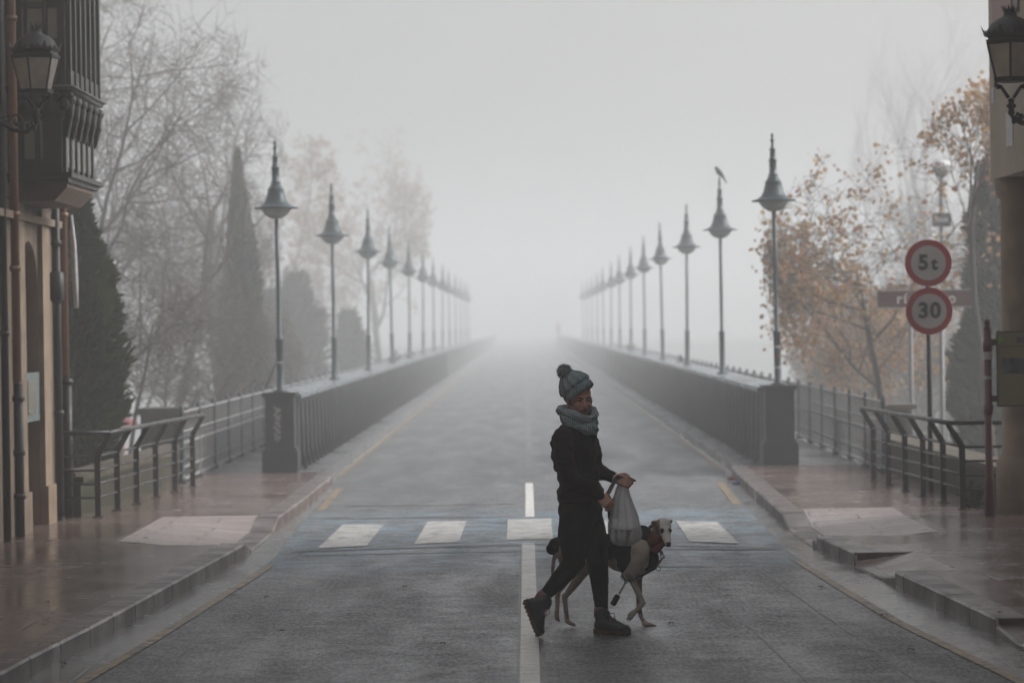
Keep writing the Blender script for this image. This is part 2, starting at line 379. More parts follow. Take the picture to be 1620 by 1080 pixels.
for side, P, xo in ((-1, LK, -4.95), (1, RK, 5.2)):
    b = MB(); vs = []; nd = len(DS)+1
    for y in KY:
        k = edge(P, y)
        for d in DS: vs.append((k+side*d, y, pz(side, y, d)))
        far = xo if side < 0 or y > 28.2 else 9
        if y > 28.9: far = side*4.75
        vs.append((far, y, .12))
    b.add(vs, [(j*nd+i, j*nd+i+1, (j+1)*nd+i+1, (j+1)*nd+i) for j in range(len(KY)-1) for i in range(nd-1)])
    b.box((min(side*3.3, side*9), -40, .0), (max(side*3.3, side*9), 7.99, .12))
    tag(b.build('pavement', M['slab']), kind='structure')
    # kerb stones
    b = MB(); y = 8.0; rnd = random.Random(3)
    while y < 37.2:
        L = .78+rnd.uniform(-.06, .06); ye = min(y+L, 37.3)
        for cut in ((25.1, 25.6, 27.8, 28.5) if side < 0 else (15.6, 17.9, 21.35, 23.1, 25.0, 25.25, 27.4, 28.1)):
            if y < cut-.02 < ye: ye = cut
        r_ = ramp(side, (y+ye)/2); r0, r1 = (r_, r_) if ye-y < .3 else (ramp(side, y+.02), ramp(side, ye-.02))
        z0, z1 = .124-.1*r0, .124-.1*r1; k0, k1 = edge(P, y+.008), edge(P, ye-.008)
        q = [(k0, y+.008), (k0+side*.215, y+.008), (k1+side*.215, ye-.008), (k1, ye-.008)]
        zz = [z0, z0, z1, z1]; c = .014
        vb = [(p[0], p[1], -.02) for p in q]
        vt = [(q[0][0], q[0][1], zz[0]-c), (q[1][0], q[1][1], zz[1]), (q[2][0], q[2][1], zz[2]), (q[3][0], q[3][1], zz[3]-c)]
        ve = [(q[0][0]+side*c, q[0][1], zz[0]), (q[3][0]+side*c, q[3][1], zz[3])]
        b.add(vb+vt+ve, [(0,1,2,3), (0,3,7,4), (4,7,9,8), (8,9,6,5), (0,4,8,5,1), (3,2,6,9,7), (1,5,6,2)])
        y = ye
    b.box((min(side*3.28, side*3.5), -40, -.02), (max(side*3.28, side*3.5), 7.99, .124))
    tag(b.build('kerb', M['kerb']), kind='structure')
    # bridge kerb strip and footway
    b = MB(); ys2 = yr(37.3, 42, .5)+yr(45, 290, 10)
    b.sheet([(edge(P, y), y, .12) for y in ys2], [(side*4.62, y, .12) for y in ys2])
    b.sheet([(edge(P, y), y, -.02) for y in ys2], [(edge(P, y), y, .12) for y in ys2])
    tag(b.build('bridge_footway', M['walk']), kind='structure')
# paler ramp paving
b = MB()
def patch(side, P, y0, y1, d0, d1, slant=0):
    yy = [y for y in KY if y0 <= y <= y1]
    dd = yr(d0, d1, .12)
    vs = [(edge(P, y)+side*(d+slant*(y-y0)*min(1, (d-d0))), y, pz(side, y, d)+.005) for y in yy for d in dd]; n = len(dd)
    b.add(vs, [(j*n+i, j*n+i+1, (j+1)*n+i+1, (j+1)*n+i) for j in range(len(yy)-1) for i in range(n-1)])
patch(-1, LK, 25.5, 28.9, .23, 1.2); patch(1, RK, 25.4, 28.6, .23, 1.15); patch(1, RK, 21.4, 23.1, .0, .48); patch(1, RK, 15.7, 17.9, 0, .48)
tag(b.build('ramp_paving', M['slab_pale']), kind='structure')
# kerb cheeks beside the ramps
b = MB()
for y in (21.37, 23.08, 17.88):
    k = edge(RK, y); b.prism([(k+.02, -.01), (k+.46, .12), (k+.02, .123)], y-.012, y+.012, 'y')
tag(b.build('kerb', M['kerb']), kind='structure')
# markings
def strip(b, pts, wd, z):
    la = []; lb = []
    for i, (x, y) in enumerate(pts):
        a = V(pts[max(i-1, 0)]); c = V(pts[min(i+1, len(pts)-1)]); d = (c-a).normalized(); nn = V((d.y, -d.x))
        la.append((x+nn.x*wd/2, y+nn.y*wd/2, z+rz(x, y))); lb.append((x-nn.x*wd/2, y-nn.y*wd/2, z+rz(x, y)))
    b.sheet(la, lb)
b = MB()
Z = [(-1.95,28.85),(-1.53,28.75),(-1.98,25.78),(-1.55,25.97),(-1.1,29.12),(-.7,29.13),(-1.12,26.11),(-.71,26.26),(-.28,29.26),(.17,29.32),(-.27,26.43),(.16,26.55),(.56,29.0),(.98,28.9),(.56,26.2),(.98,26.1),(1.42,28.68),(1.82,28.45),(1.4,25.94),(1.83,25.63)]
for i in range(0, 20, 4):
    a, c, d, e = Z[i:i+4]; b.add([(*p, .017) for p in (d, e, c, a)], [(0,1,2,3)])
tag(b.build('zebra_stripes', M['white']), kind='structure')
b = MB()
strip(b, [(-.07, y) for y in yr(6, 26.0, .5)], .115, .004); strip(b, [(-.05, y) for y in yr(29.6, 36.2, .4)], .095, .005)
tag(b.build('centre_line', M['white_near']), kind='structure')
b = MB()
strip(b, [(-2.14,32.13),(-.21,32.02)], .16, .005); strip(b, [(-2.3,29.86),(-.2,29.75)], .16, .005)
strip(b, [(1.0,25.32),(2.14,25.05)], .12, .005); strip(b, [(.95,23.47),(1.45,23.41)], .06, .005)
strip(b, [(-2.45,36.44),(2.35,36.3)], .12, .004); strip(b, [(-.04, y) for y in yr(40, 120, 4)], .1, .005)
strip(b, [(-2.0,25.15),(.6,25.3)], .1, .005)
tag(b.build('worn_lines', M['white_worn']), kind='structure')
b = MB()
for P, s_, lim in ((LA, 1, 24.2), (RA, -1, 23.9)):
    strip(b, [(edge(P, y)+s_*.045, y) for y in yr(8, lim, .5)], .075, .005)
    strip(b, [(edge(P, y)+s_*.07, y) for y in yr(31.2, 35.8, .5)], .09, .005)
    strip(b, [(edge(P, y)+s_*.035, y) for y in yr(38.5, 150, 4)], .075, .005)
tag(b.build('yellow_line', M['yellow']), kind='structure')
b = MB(); rnd = random.Random(5)
def crack(pts, wd):
    out = []
    for (x0, y0), (x1, y1) in zip(pts, pts[1:]):
        for k in range(8):
            t = k/8; out.append((x0+(x1-x0)*t+rnd.uniform(-.006, .006), y0+(y1-y0)*t))
    strip(b, out+[pts[-1]], wd, .0035)
crack([(1.22,25.2),(1.3,22.6),(1.34,20.6),(1.37,19.2),(1.42,17.4),(1.47,15.8),(1.5,13)], .012)
crack([(1.75,25.0),(1.82,22.4),(1.88,20.9),(2.01,17.7),(2.07,15.8),(2.1,13)], .011)
crack([(-2.2,25.5),(-1.2,25.72),(0,25.9),(1.2,25.55),(2.15,25.2)], .07)
crack([(-2.2,22.9),(-1.2,23.1),(-.3,23.3)], .015); crack([(-2.0,15.95),(0,16.3),(2.2,15.8)], .014)
crack([(-.145,12),(-.14,16),(-.143,22),(-.14,25.8)], .012)
tag(b.build('road_cracks', M['tar']), kind='structure')
# bridge deck body
b = MB(); b.box((-4.6, 37.3, -.9), (4.6, 290, -.05))
for y in range(60, 270, 33): b.box((-3.6, y-1, -9), (3.6, y+1, -.9))
o = b.build('bridge_deck', M['moss2']); tag(o, kind='structure')
# ------------------------------------------------------------------ parapets, lamps, railings
ORD = ['nearest','second','third','fourth','fifth','sixth','seventh','eighth','ninth','tenth','eleventh','twelfth','thirteenth','fourteenth','fifteenth','sixteenth']
LX = {-1: -3.33, 1: 3.27}
for side in (-1, 1):
    w_ = 'left' if side < 0 else 'right'
    x0 = LX[side]
    root = empty('bridge_parapet', (x0, 38, .12), f'dark steel plate parapet along the {w_} side of the bridge roadway', 'parapet', 'bridge parapets')
    b = MB(); xi, xo = x0-side*.2, x0+side*.2
    b.box((min(xi, xo), 37.95, .13), (max(xi, xo), 290, 1.08))
    b.build('wall_plate', M['plate'], root)
    b = MB()
    for k in range(95):
        y = 38.5+k*.75
        xa = xi
        b.prism([(xa, .121), (xa-side*.09, .121), (xa-side*.035, .35), (xa-side*.012, 1.02), (xa, 1.02)], y-.03, y+.03, 'y')
    tag(b.build('stiffener_ribs', M['plate'], root), kind='stuff')
    b = MB(); b.box((x0-.26, 37.9, 1.082), (x0+.26, 290, 1.14)); b.build('coping', M['cop'], root)
    b = MB(); b.box((x0-.235, 37.86, .121), (x0+.235, 290, .16)); b.build('base_rail', M['plate'], root)
    b = MB()
    b.box((x0-.19, 37.5, .44), (x0+.19, 37.93, 1.12)); b.box((x0-.235, 37.45, .12), (x0+.235, 37.98, .40))
    b.box((x0-.215, 37.47, .401), (x0+.215, 37.96, .439)); b.box((x0-.225, 37.46, 1.121), (x0+.225, 37.97, 1.17))
    b.box((x0-.13, 37.49, .55), (x0-.11, 37.499, 1.02)); b.box((x0+.11, 37.49, .55), (x0+.13, 37.499, 1.02))
    b.build('pedestal', M['iron'], root)
    if side < 0:
        b = MB(); rnd = random.Random(8)
        for z0 in (.95,.86,.77,.69,.6):
            pts = []
            for k in range(12):
                t = k/11; pts.append((x0-.03+.055*math.sin(k*2.3+z0*9), 37.492, z0+.05*math.cos(k*1.9+z0*5)-.03*t))
            b.tube(pts, .0035, 4)
        b.build('scribbled_graffiti', M['paper'], root)
    # weeds in the coping
def build_lamp():
    r = empty('lamp_post', (0,0,0))
    b = MB(); b.lathe([(.1,0),(.1,.02),(.055,.03),(.055,.05),(.047,.06),(.047,.68),(.055,.69),(.055,.71),(.03,.74),(.028,1.5),(.027,2.42)], n=14)
    b.build('pole', M['lamp'], r, True)
    b = MB(); b.lathe([(.292,2.435),(.297,2.442),(.285,2.452),(.235,2.462),(.17,2.50),(.135,2.56),(.118,2.63),(.105,2.68),(.112,2.695),(.10,2.71),(.085,2.715),(.08,2.74),(.055,2.77)], n=24)
    b.build('lamp_shade', M['lamp'], r, True)
    b = MB(); b.lathe([(.055,2.765),(.066,2.775),(.066,2.79),(.05,2.80),(.047,2.96),(.056,2.965),(.056,2.985),(.038,3.0),(.034,3.11),(.042,3.115),(.042,3.13),(.022,3.14),(.018,3.2),(.014,3.215),(.028,3.235),(.028,3.25),(.012,3.27),(.012,3.29),(.02,3.3),(.018,3.32),(.004,3.34)], n=12)
    b.build('finial', M['lamp'], r, True)
    b = MB(); b.lathe([(.001,2.30),(.07,2.305),(.14,2.345),(.18,2.395),(.2,2.434)], n=20, cap=False); b.build('glass_bowl', M['globe'], r, True)
    return r
proto = build_lamp(); first = True
for side in (-1, 1):
    for k in range(13):
        if first: o = proto; first = False
        else: o = copy_tree(proto)
        y = 37.9+10.5*k+(-.18 if k == 0 else 0)
        o.location = (LX[side], y, 1.17 if k == 0 else 1.14)
        w_ = 'left' if side < 0 else 'right'
        o.rotation_euler = (R((k*7 % 5-2)*.3), R((k*5 % 4-1.5)*.35), k)
        tag(o, f'{ORD[k]} bell-shaded lamp post along the {w_} parapet of the bridge', 'lamp post', 'lamp posts on the bridge parapets')
# stickers on the two near poles
for side, cols in ((-1, (('paper', .38, .03),)), (1, (('paper', .49, .035), ('redbrown', .36, .05), ('paper', .22, .03)))):
    lp = [o for o in S.objects if o.name.startswith('lamp_post') and abs(o.location.x-LX[side]) < .01 and o.location.y < 38][0]
    for m_, z, h in cols:
        b = MB(); n = 8
        vs = []
        for zz in (z, z+h):
            for k in range(n): t = -math.pi*.5+(k/(n-1)-.5)*1.6; vs.append((.0495*math.cos(t), .0495*math.sin(t), zz))
        b.add(vs, [(k, k+1, n+k+1, n+k) for k in range(n-1)])
        me = bpy.data.meshes.new('sticker'); me.from_pydata(b.v, [], b.f); me.materials.append(M[m_])
        s_ = bpy.data.objects.new('sticker', me); C.objects.link(s_); s_.parent = lp; s_.rotation_euler.z = -lp.rotation_euler.z
# pedestrian railings of the bridge
for side in (-1, 1):
    X = 4.33*side; w_ = 'left' if side < 0 else 'right'
    root = empty('bridge_railing', (X, 35, .12), f'ornamental iron railing on the outer edge of the {w_} bridge footway', 'railing', 'bridge footway railings')
    yy = [35.1+1.8*k for k in range(60)]
    for y in yy:
        b = MB(); b.lathe([(.05,.0),(.05,.06),(.03,.08),(.027,.4),(.036,.42),(.027,.44),(.027,.86),(.04,.88),(.03,.9),(.036,.93),(.012,.97)], (X, y, .12), 8)
        b.build('post', M['postblue'], root, True)
    b = MB()
    for z in (.2, .5, .88): b.box((X-.015, 35.1, z-.012+.12), (X+.015, 141.3, z+.012+.12))
    b.box((X-.012, 35.1, .75), (X+.012, 141.3, .77))
    y = 35.22
    while y < 100:
        b.box((X-.008, y-.008, .333), (X+.008, y+.008, .607)); b.box((X-.007, y-.007, .633), (X+.007, y+.007, .748))
        b.box((X-.006, y-.02, .69), (X+.006, y+.02, .72)); b.box((X-.006, y-.022, .42), (X+.006, y+.022, .45))
        y += .11
    b.box((X-.02, 35.1, .16), (X+.02, 141, .19)); 
    y = 35.28
    while y < 80:
        b.box((X-.006, y-.005, .192), (X+.006, y+.005, .305)); b.box((X-.006, y-.005, .772), (X+.006, y+.005, .985)); y += .11
    tag(b.build('baluster_infill', M['mesh'], root), kind='stuff')
# street guard rails with cranked posts
def guard(side, posts, ret):
    w_ = 'left' if side < 0 else 'right'
    root = empty('guard_rail', (posts[0][0], posts[0][1], .12), f'dark tube guard rail with cranked posts at the {w_} edge of the pavement', 'railing', 'guard rails beside the pavement')
    tops = []
    for x, y in posts:
        b = MB(); o_ = -side
        z0 = .12; pts = [(x, z0), (x, z0+.62), (x+o_*.13, z0+.84)]
        t = .03
        prof = [(x-t, z0), (x+t, z0), (x+t, z0+.62-(.01 if o_ > 0 else -.01)), (x+o_*.13+t, z0+.84), (x+o_*.13-t, z0+.84), (x-t, z0+.62+(.01 if o_ > 0 else -.01))]
        b.prism(prof, y-.016, y+.016, 'y')
        b.box((x-.055, y-.05, .121), (x+.055, y+.05, .131))
        b.build('post', M['rail'], root); tops.append((x+o_*.13, y, z0+.86))
    b = MB(); b.tube(tops, .024, 10)
    e = V(tops[0]); b.tube([e, V((side*ret, e.y-.02, e.z))], .024, 10); b.sphere(e, .0245, 10, 7)
    b.build('handrail', M['rail'], root, True)
    for z in (.66, .52, .38, .24):
        b = MB(); pts = [(x, y, .12+z-.04) for x, y in posts]; b.tube(pts, .0125, 8)
        b.tube([pts[0], (side*ret, posts[0][1], .12+z-.04)], .0125, 8); b.build('cross_bar', M['rail'], root, True)
LP = [(-4.44,28.9),(-4.4,30.0),(-4.34,31.05),(-4.28,32.2),(-4.2,33.3),(-4.12,34.4)]
guard(-1, LP, 4.98)
RPx = [ground(1283,806,.12), ground(1180+1150-1150,795,.12)]
def rp(zx, zy): return ground(1150+zx*.2901, 570+zy*.2901, .12)
RP = [(p.x, p.y) for p in (rp(1285,812), rp(1180,775), rp(1070,741), rp(972,713), rp(880,683), rp(800,655))]
guard(1, RP, 5.0)
# low walls behind the guard rails
for side, P in ((-1, LP), (1, RP)):
    w_ = 'left' if side < 0 else 'right'
    root = empty('low_wall', (side*4.8, 31, 0), f'low mossy stone wall behind the {w_} guard rail', 'wall', 'low walls behind the guard rails')
    b = MB(); ya, yb = P[0][1]+.1, 37.2
    b.add([(side*4.63, ya, -3), (side*4.98, ya, -3), (side*4.78, yb, -3), (side*4.41, yb, -3), (side*4.63, ya, .468), (side*4.98, ya, .468), (side*4.78, yb, .468), (side*4.41, yb, .468)], [(0,3,2,1),(4,5,6,7),(0,1,5,4),(1,2,6,5),(2,3,7,6),(3,0,4,7)])
    b.build('masonry', M['moss'], root)
    b = MB(); xx = side*4.40
    b.add([(side*4.6, ya, .47), (side*5.02, ya, .47), (side*4.8, yb, .47), (side*4.38, yb, .47), (side*4.6, ya, .53), (side*5.02, ya, .53), (side*4.8, yb, .53), (side*4.38, yb, .53)],
          [(0,1,2,3),(4,5,6,7),(0,1,5,4),(1,2,6,5),(2,3,7,6),(3,0,4,7)])
    b.build('coping', M['moss2'], root)
b = MB(); rnd = random.Random(2)
b.box((-5.45, 39.6, -3), (-4.82, 40.3, .84)); b.box((-5.5, 39.55, .842), (-4.78, 40.35, .93))
tag(b.build('stone_pier', M['moss']), 'squat mossy stone pier beyond the left guard rail, beside a red umbrella', 'stone pier', 'stone piers of the bridge abutment')
b = MB(); b.box((4.62, 39.7, -3), (5.28, 40.4, .76)); b.box((4.52, 39.6, .762), (5.36, 40.5, .83))
tag(b.build('stone_pier', M['moss2']), 'squat dark-capped stone pier beyond the right guard rail', 'stone pier', 'stone piers of the bridge abutment')
b = MB()
b.add([(4.9,28.3,0),(5.9,28.3,0),(5.9,29.0,0),(4.9,29.0,0),(4.95,28.35,.62),(5.9,28.3,.74),(5.9,28.95,.7),(4.92,28.98,.6)], [(0,3,2,1),(4,5,6,7),(0,1,5,4),(1,2,6,5),(2,3,7,6),(3,0,4,7)])
tag(b.build('rubble_wall', M['rubble']), 'low reddish rubble wall at the foot of the stone column', 'wall')
b = MB(); b.box((-5.4, 29.15, -.5), (-4.72, 29.4, .52)); b.box((-5.4, 29.12, .522), (-4.7, 29.42, .56))
tag(b.build('brick_wall', M['rubble']), 'short reddish wall behind the end of the left guard rail', 'wall')
# ------------------------------------------------------------------ left building
root = empty('stone_building', (-4.85, 20, 0), 'sandstone building with dark timber bay window and drainpipes', 'building')
b = MB(); b.box((-13, -30, 0), (-5.0, 29.1, 13.7))
b.box((-5.0, -30, 0), (-4.85, 26.95, 3.3)); b.box((-5.0, 27.9, 0), (-4.85, 29.1, 13.7)); b.box((-5.0, -30, 3.3), (-4.85, 27.9, 13.7))
arch = [(26.95, 2.45), (26.95, 3.3), (27.9, 3.3), (27.9, 2.45)]+[(27.425+.475*math.cos(t), 2.45+.44*math.sin(t)) for t in [math.pi*k/10 for k in range(1, 10)]]
b.prism(arch, -4.999, -4.851, 'x'); b.build('wall', M['stone'], root)
b = MB()
b.box((-4.849, 26.5, .5), (-4.80, 26.94, 3.25)); b.box((-4.849, 27.92, .5), (-4.80, 28.32, 3.25))
b.box((-4.849, 26.46, 0), (-4.77, 26.97, .5)); b.box((-4.849, 27.89, 0), (-4.77, 28.36, .5))
b.build('pilaster', M['tan'], root)
b = MB(); b.box((-4.849, 24.5, 3.06), (-4.76, 28.9, 3.13)); b.build('string_course', M['stone'], root)
b = MB(); b.box((-4.998, 26.96, 0), (-4.96, 27.89, 2.45)); b.build('door', M['brown'], root)
b = MB(); b.box((-4.958, 26.99, 1.15), (-4.842, 27.86, 1.62)); f = b.build('meter_box', M['greyblue'], root)
b = MB(); b.box((-4.841, 27.2, 1.22), (-4.835, 27.62, 1.55)); b.build('panel_door', M['pane'], f)
def pipe(y, x, z0, z1, r, m_, rings=()):
    b = MB(); b.tube([(x, y, z0), (x, y, z1)], r, 12)
    for z in rings: b.tube([(x, y, z-.025), (x, y, z+.025)], r*1.35, 12)
    return b.build('drainpipe', M[m_], root, True)
pipe(26.2, -4.76, 1.55, 9, .04, 'ochre', (2.6, 3.1, 4.9)); pipe(26.25, -4.76, .1, 1.54, .042, 'black', (.5, .9, 1.4))
pipe(28.5, -4.76, .15, 3.9, .04, 'black', (1.2, 2.9)); pipe(28.95, -4.76, 1.55, 9, .04, 'ochre', (3.2,))
pipe(28.95, -4.745, .1, 1.54, .048, 'black', (.6, 1.5)); pipe(25.7, -4.78, .1, 9, .035, 'black', (2,))
b = MB(); b.tube([(-4.76,28.5,.16),(-4.74,28.47,.1),(-4.68,28.4,.07)], .04, 10); b.build('pipe_shoe', M['black'], root, True); b = MB(); b.lathe([(.05,2.3),(.075,2.35),(.075,2.6),(.04,2.62)], (-4.76,28.5,0), 12); b.build('pipe_hopper', M['black'], root, True)
b = MB(); b.tube([(-4.68,29.0,3.2),(-4.665,29.02,2.9),(-4.655,29.02,2.5),(-4.65,29.02,2.25)], [.012,.026,.03,.022], 8); b.build('hanging_rag', M['paper'], root, True)
b = MB(); b.tube([(-4.83,24,3.3),(-4.82,26,3.27),(-4.82,27.2,3.2),(-4.82,28.2,3.22),(-4.83,29.09,3.28)], .012, 6); b.tube([(-4.82,28.62,.3),(-4.82,28.63,1.5),(-4.815,28.6,3.2)], .01, 6); b.tube([(-4.79,26.42,1.0),(-4.79,26.44,2.2),(-4.8,26.4,3.05)], .008, 6); b.build('cable', M['black'], root, True)
# bay window (mirador)
bw = MB(); xf = -4.30
bw.box((-4.86, 26.45, 3.49), (xf-.05, 28.2, 4.0))
bw.box((-4.86, 26.4, 4.3), (xf, 28.32, 10))
bw.box((-4.86, 26.3, 9.2), (xf+.1, 28.4, 9.4))
bay = bw.build('bay_window', M['timber'], root)
b = MB()
b.prism([(-4.86,3.23),(xf-.14,3.23),(xf-.02,3.36),(xf-.02,3.44),(-4.86,3.44)], 26.5, 28.1, 'y'); b.build('corbel', mat('corbel_stone', (.17,.12,.088), .7, (.12,.085,.065), 4), bay)
b = MB(); b.box((-4.87, 26.33, 3.442), (xf+.05, 28.36, 3.488)); b.box((-4.87, 26.38, 3.40), (xf+.01, 28.28, 3.441)); b.build('sill', M['timber'], bay)
b = MB()
b.box((-4.87, 26.36, 4.235), (xf+.05, 28.38, 4.299)); b.box((-4.87, 26.33, 4.27), (xf+.08, 28.42, 4.292)); b.box((-4.87, 26.42, 4.001), (xf-.02, 28.26, 4.234))
for k in range(6):
    y = 26.45+k*.35
    b.prism([(xf-.02,3.82),(xf+.0,3.84),(xf+.04,4.0),(xf+.07,4.2),(xf-.02,4.24)], y, y+.09, 'y')
    b.sphere((xf+.035, y+.045, 4.16), (.045,.06,.05), 10, 7); b.sphere((xf+.02, y+.045, 4.02), (.035,.05,.05), 10, 7)
for k in range(5):
    b.sphere((-4.8+k*.12, 26.41, 4.12), (.05,.03,.06), 10, 7); b.sphere((-4.74+k*.12, 26.40, 4.2), (.03,.03,.03), 8, 6)
b.build('carved_cornice', M['timber'], bay, True)
b = MB()
for x in (-4.85, -4.68, -4.5, -4.36, -4.335): b.box((x, 26.36, 4.31), (x+.035, 26.399, 9.1))
for x in (-4.85, -4.60, -4.40): b.box((x, 26.41, 3.5), (x+.05, 26.449, 3.99))
for z in (4.36, 4.68, 5.02, 5.6): b.box((-4.84, 26.37, z), (xf, 26.397, z+.045))
for k in range(7):
    y = 26.42+k*.3; b.box((xf+.001, y, 4.31), (xf+.045, y+.07, 9.1)); 
for k in range(6):
    y = 26.47+k*.33; b.box((xf-.049, y, 3.5), (xf-.02, y+.1, 3.99))
b.box((xf+.001, 26.4, 4.31), (xf+.03, 28.32, 4.45)); b.build('glazing_bars', M['timber'], bay)
for x0_, x1_, z0_, z1_ in ((-4.70,-4.53,3.62,3.97),(-4.70,-4.51,4.73,5.01),(-4.70,-4.51,5.07,5.58),(-4.46,-4.37,4.73,5.01)):
    b = MB(); b.box((x0_, 26.385 if z0_ > 4.3 else 26.435, z0_), (x1_, 26.399 if z0_ > 4.3 else 26.449, z1_)); b.build('pane', M['pane'], bay)
for k in range(6):
    y = 26.5+k*.3; b = MB(); b.box((xf+.0005, y, 4.47), (xf+.01, y+.2, 5.6)); b.build('pane', M['pane'], bay)
for k in range(5):
    y = 26.58+k*.33; b = MB(); b.box((xf-.0495, y, 3.55), (xf-.035, y+.2, 3.9)); b.build('pane', M['pane'], bay)
# ------------------------------------------------------------------ right building
root = empty('arcaded_building', (4.52, 20, 0), 'tan rendered building carried on stone columns over the pavement', 'building')
b = MB(); b.box((4.52, -30, 3.36), (13, 27.95, 13.7)); b.box((8.6, -30, 0), (13, 27.95, 3.359)); b.build('wall', M['tan_wall'], root)
for y in (27.6, 23.0, 18.4, 13.8, 9.2):
    b = MB(); b.lathe([(.3,0),(.3,.62),(.27,.66),(.24,.7),(.235,2.0),(.225,3.15),(.27,3.2),(.29,3.359)], (4.78, y, .12 if 0 else 0), 24)
    b.build('column', M['tan'], root, True)
b = MB(); b.box((4.8, 27.0, 3.1), (8.6, 27.4, 3.359)); b.box((5.4, 10, 3.15), (5.6, 27.0, 3.359)); b.build('soffit_beam', M['brown'], root)
b = MB(); b.box((4.49, 26.5, 4.86), (4.519, 27.55, 8)); b.build('shutter', M['redbrown'], root)
b = MB(); b.box((4.50, 26.2, 4.82), (4.519, 26.45, 8)); b.build('window_frame', M['brown'], root)
b = MB(); b.prism([(26.3,4.33),(26.9,4.50),(27.1,4.48),(26.5,4.25)], 4.50, 4.519, 'x'); b.build('wall_bracket', M['redbrown'], root)
for y0, y1, z0, z1 in ((26.62,26.98,3.62,3.95),(27.65,27.8,4.1,4.25)):
    b = MB(); b.box((4.512, y0, z0), (4.519, y1, z1)); b.build('paper_notice', M['paper'], root)
# ------------------------------------------------------------------ wall lanterns
def lantern(c, wallx, label):
    r = empty('wall_lantern', c, label, 'lantern', 'wall lanterns'); x, y, z = c
    sgn = 1 if wallx > x else -1
    ph = R(20)
    b = MB(); b.lathe([(.135,0),(.205,.27)], c, 6, cap=True, ph=ph); b.build('glass', M['milk'], r)
    b = MB()
    for k in range(6):
        t = ph+k*math.pi/3; b.tube([(x+.137*math.cos(t), y+.137*math.sin(t), z), (x+.207*math.cos(t), y+.207*math.sin(t), z+.27)], .009, 6)
    b.lathe([(.12,-.035),(.15,-.03),(.155,0),(.13,.006)], c, 6, ph=ph); b.lathe([(.19,.265),(.216,.27),(.222,.30),(.2,.305),(.2,.33),(.225,.345),(.21,.36)], c, 6, ph=ph)
    b.build('frame', M['black'], r)
    b = MB(); b.lathe([(.205,.345),(.195,.37),(.16,.43),(.11,.47),(.06,.492),(.05,.52),(.055,.525)], c, 20); b.build('dome', M['iron'], r, True)
    b = MB()
    for k in range(24):
        t = k*math.pi/12; d = V((math.cos(t), math.sin(t), 0)); big = k % 4 == 0
        p = V(c)+d*.207+V((0,0,.34)); tt = V((-d.y, d.x, 0))*.028
        b.add([p-tt, p+tt, p+d*(.03 if big else .012)+V((0,0,.085 if big else .045)), p-d*.01+V((0,0,.02))], [(0,1,2),(1,3,2),(3,0,2),(0,3,1)])
    for k in range(10):
        t = k*math.pi/5; d = V((math.cos(t), math.sin(t), 0)); p = V(c)+d*.045+V((0,0,.515)); tt = V((-d.y, d.x, 0))*.018
        b.add([p-tt, p+tt, p+d*.035+V((0,0,.075)), p-d*.012], [(0,1,2),(1,3,2),(3,0,2),(0,3,1)])
    b.build('crown', M['black'], r)
    b = MB()
    for s_ in (-1, 1):
        b.tube([(x+s_*.12,y,z-.03),(x+s_*.125,y,z-.06),(x+s_*.08,y,z-.07),(x+s_*.06,y,z-.1),(x+s_*.02,y,z-.16)], [.013,.018,.014,.014,.016], 8)
        b.sphere((x+s_*.105,y,z-.07), .022, 8, 6)
    b.lathe([(.012,-.16),(.03,-.18),(.02,-.2),(.045,-.225),(.02,-.25),(.03,-.28),(.02,-.3)], c, 10)
    pts = [V((x,y,z-.29)), V((x+sgn*.02,y,z-.33)), V((x+sgn*.09,y,z-.365)), V((x+sgn*.2,y,z-.35)), V((x+sgn*.33,y,z-.27)), V((wallx-sgn*.15,y,z-.12)), V((wallx,y,z-.1))]
    b.tube(pts, [.018,.02,.022,.022,.02,.02,.025], 8)
    for cx, cz, rr, a0 in ((.17,-.27,.06,0), (.07,-.31,.035,2), (.3,-.2,.05,3)):
        sp = [V((x+sgn*(cx+rr*(1-k/22)*math.cos(a0+k*.5)), y, z+cz+rr*(1-k/22)*math.sin(a0+k*.5))) for k in range(15)]
        b.tube(sp, .01, 6)
    for k in range(7):
        q = pts[1].lerp(pts[4], k/6)+V((0,0,-.02+.02*(k % 2))); b.sphere(q, (.02,.015,.022), 8, 6)
    b.box((min(wallx, wallx-sgn*.02), y-.05, z-.3), (max(wallx, wallx-sgn*.02), y+.05, z+.05)); b.build('scroll_bracket', M['black'], r, True)
lantern(tuple(at(57, 142, 25.0)), -4.85, 'iron wall lantern with milky panes hanging before the dark bay window')
lantern(tuple(at(1598, 124, 22.9)), 4.52, 'iron wall lantern with amber-grey panes on the tan building')
b_ = at(-20, 70, 23.4)
# ------------------------------------------------------------------ signs
def text(name, s_, size, loc, m_, parent, ext=.004, bold=.0, sp=1.0):
    cu = bpy.data.curves.new(name, 'FONT'); cu.body = s_; cu.size = size; cu.extrude = ext; cu.offset = bold; cu.align_x = 'CENTER'; cu.align_y = 'CENTER'; cu.space_character = sp
    o = bpy.data.objects.new(name, cu); C.objects.link(o)
    me = bpy.data.meshes.new_from_object(o.evaluated_get(bpy.context.evaluated_depsgraph_get())); bpy.data.objects.remove(o)
    me.transform(Matrix.Translation(loc) @ Matrix.Rotation(math.pi/2, 4, 'X')); me.materials.clear(); return link(name, me, m_, parent)
RXm = Matrix.Rotation(math.pi/2, 4, 'X').to_3x3()
SY = 31.2; c5 = at(1468, 416, SY); c3 = at(1469.5, 492, SY); rad = 36.8*SY/FPX
root = empty('speed_limit_sign', (c3.x, SY, -.6), 'round red-rimmed limit signs reading 5t above 30 on one dark pole', 'road sign')
b = MB(); b.tube([(c3.x, SY+.05, -.6), (c3.x, SY+.05, c5.z+.2)], .029, 12); b.build('pole', M['iron'], root, True)
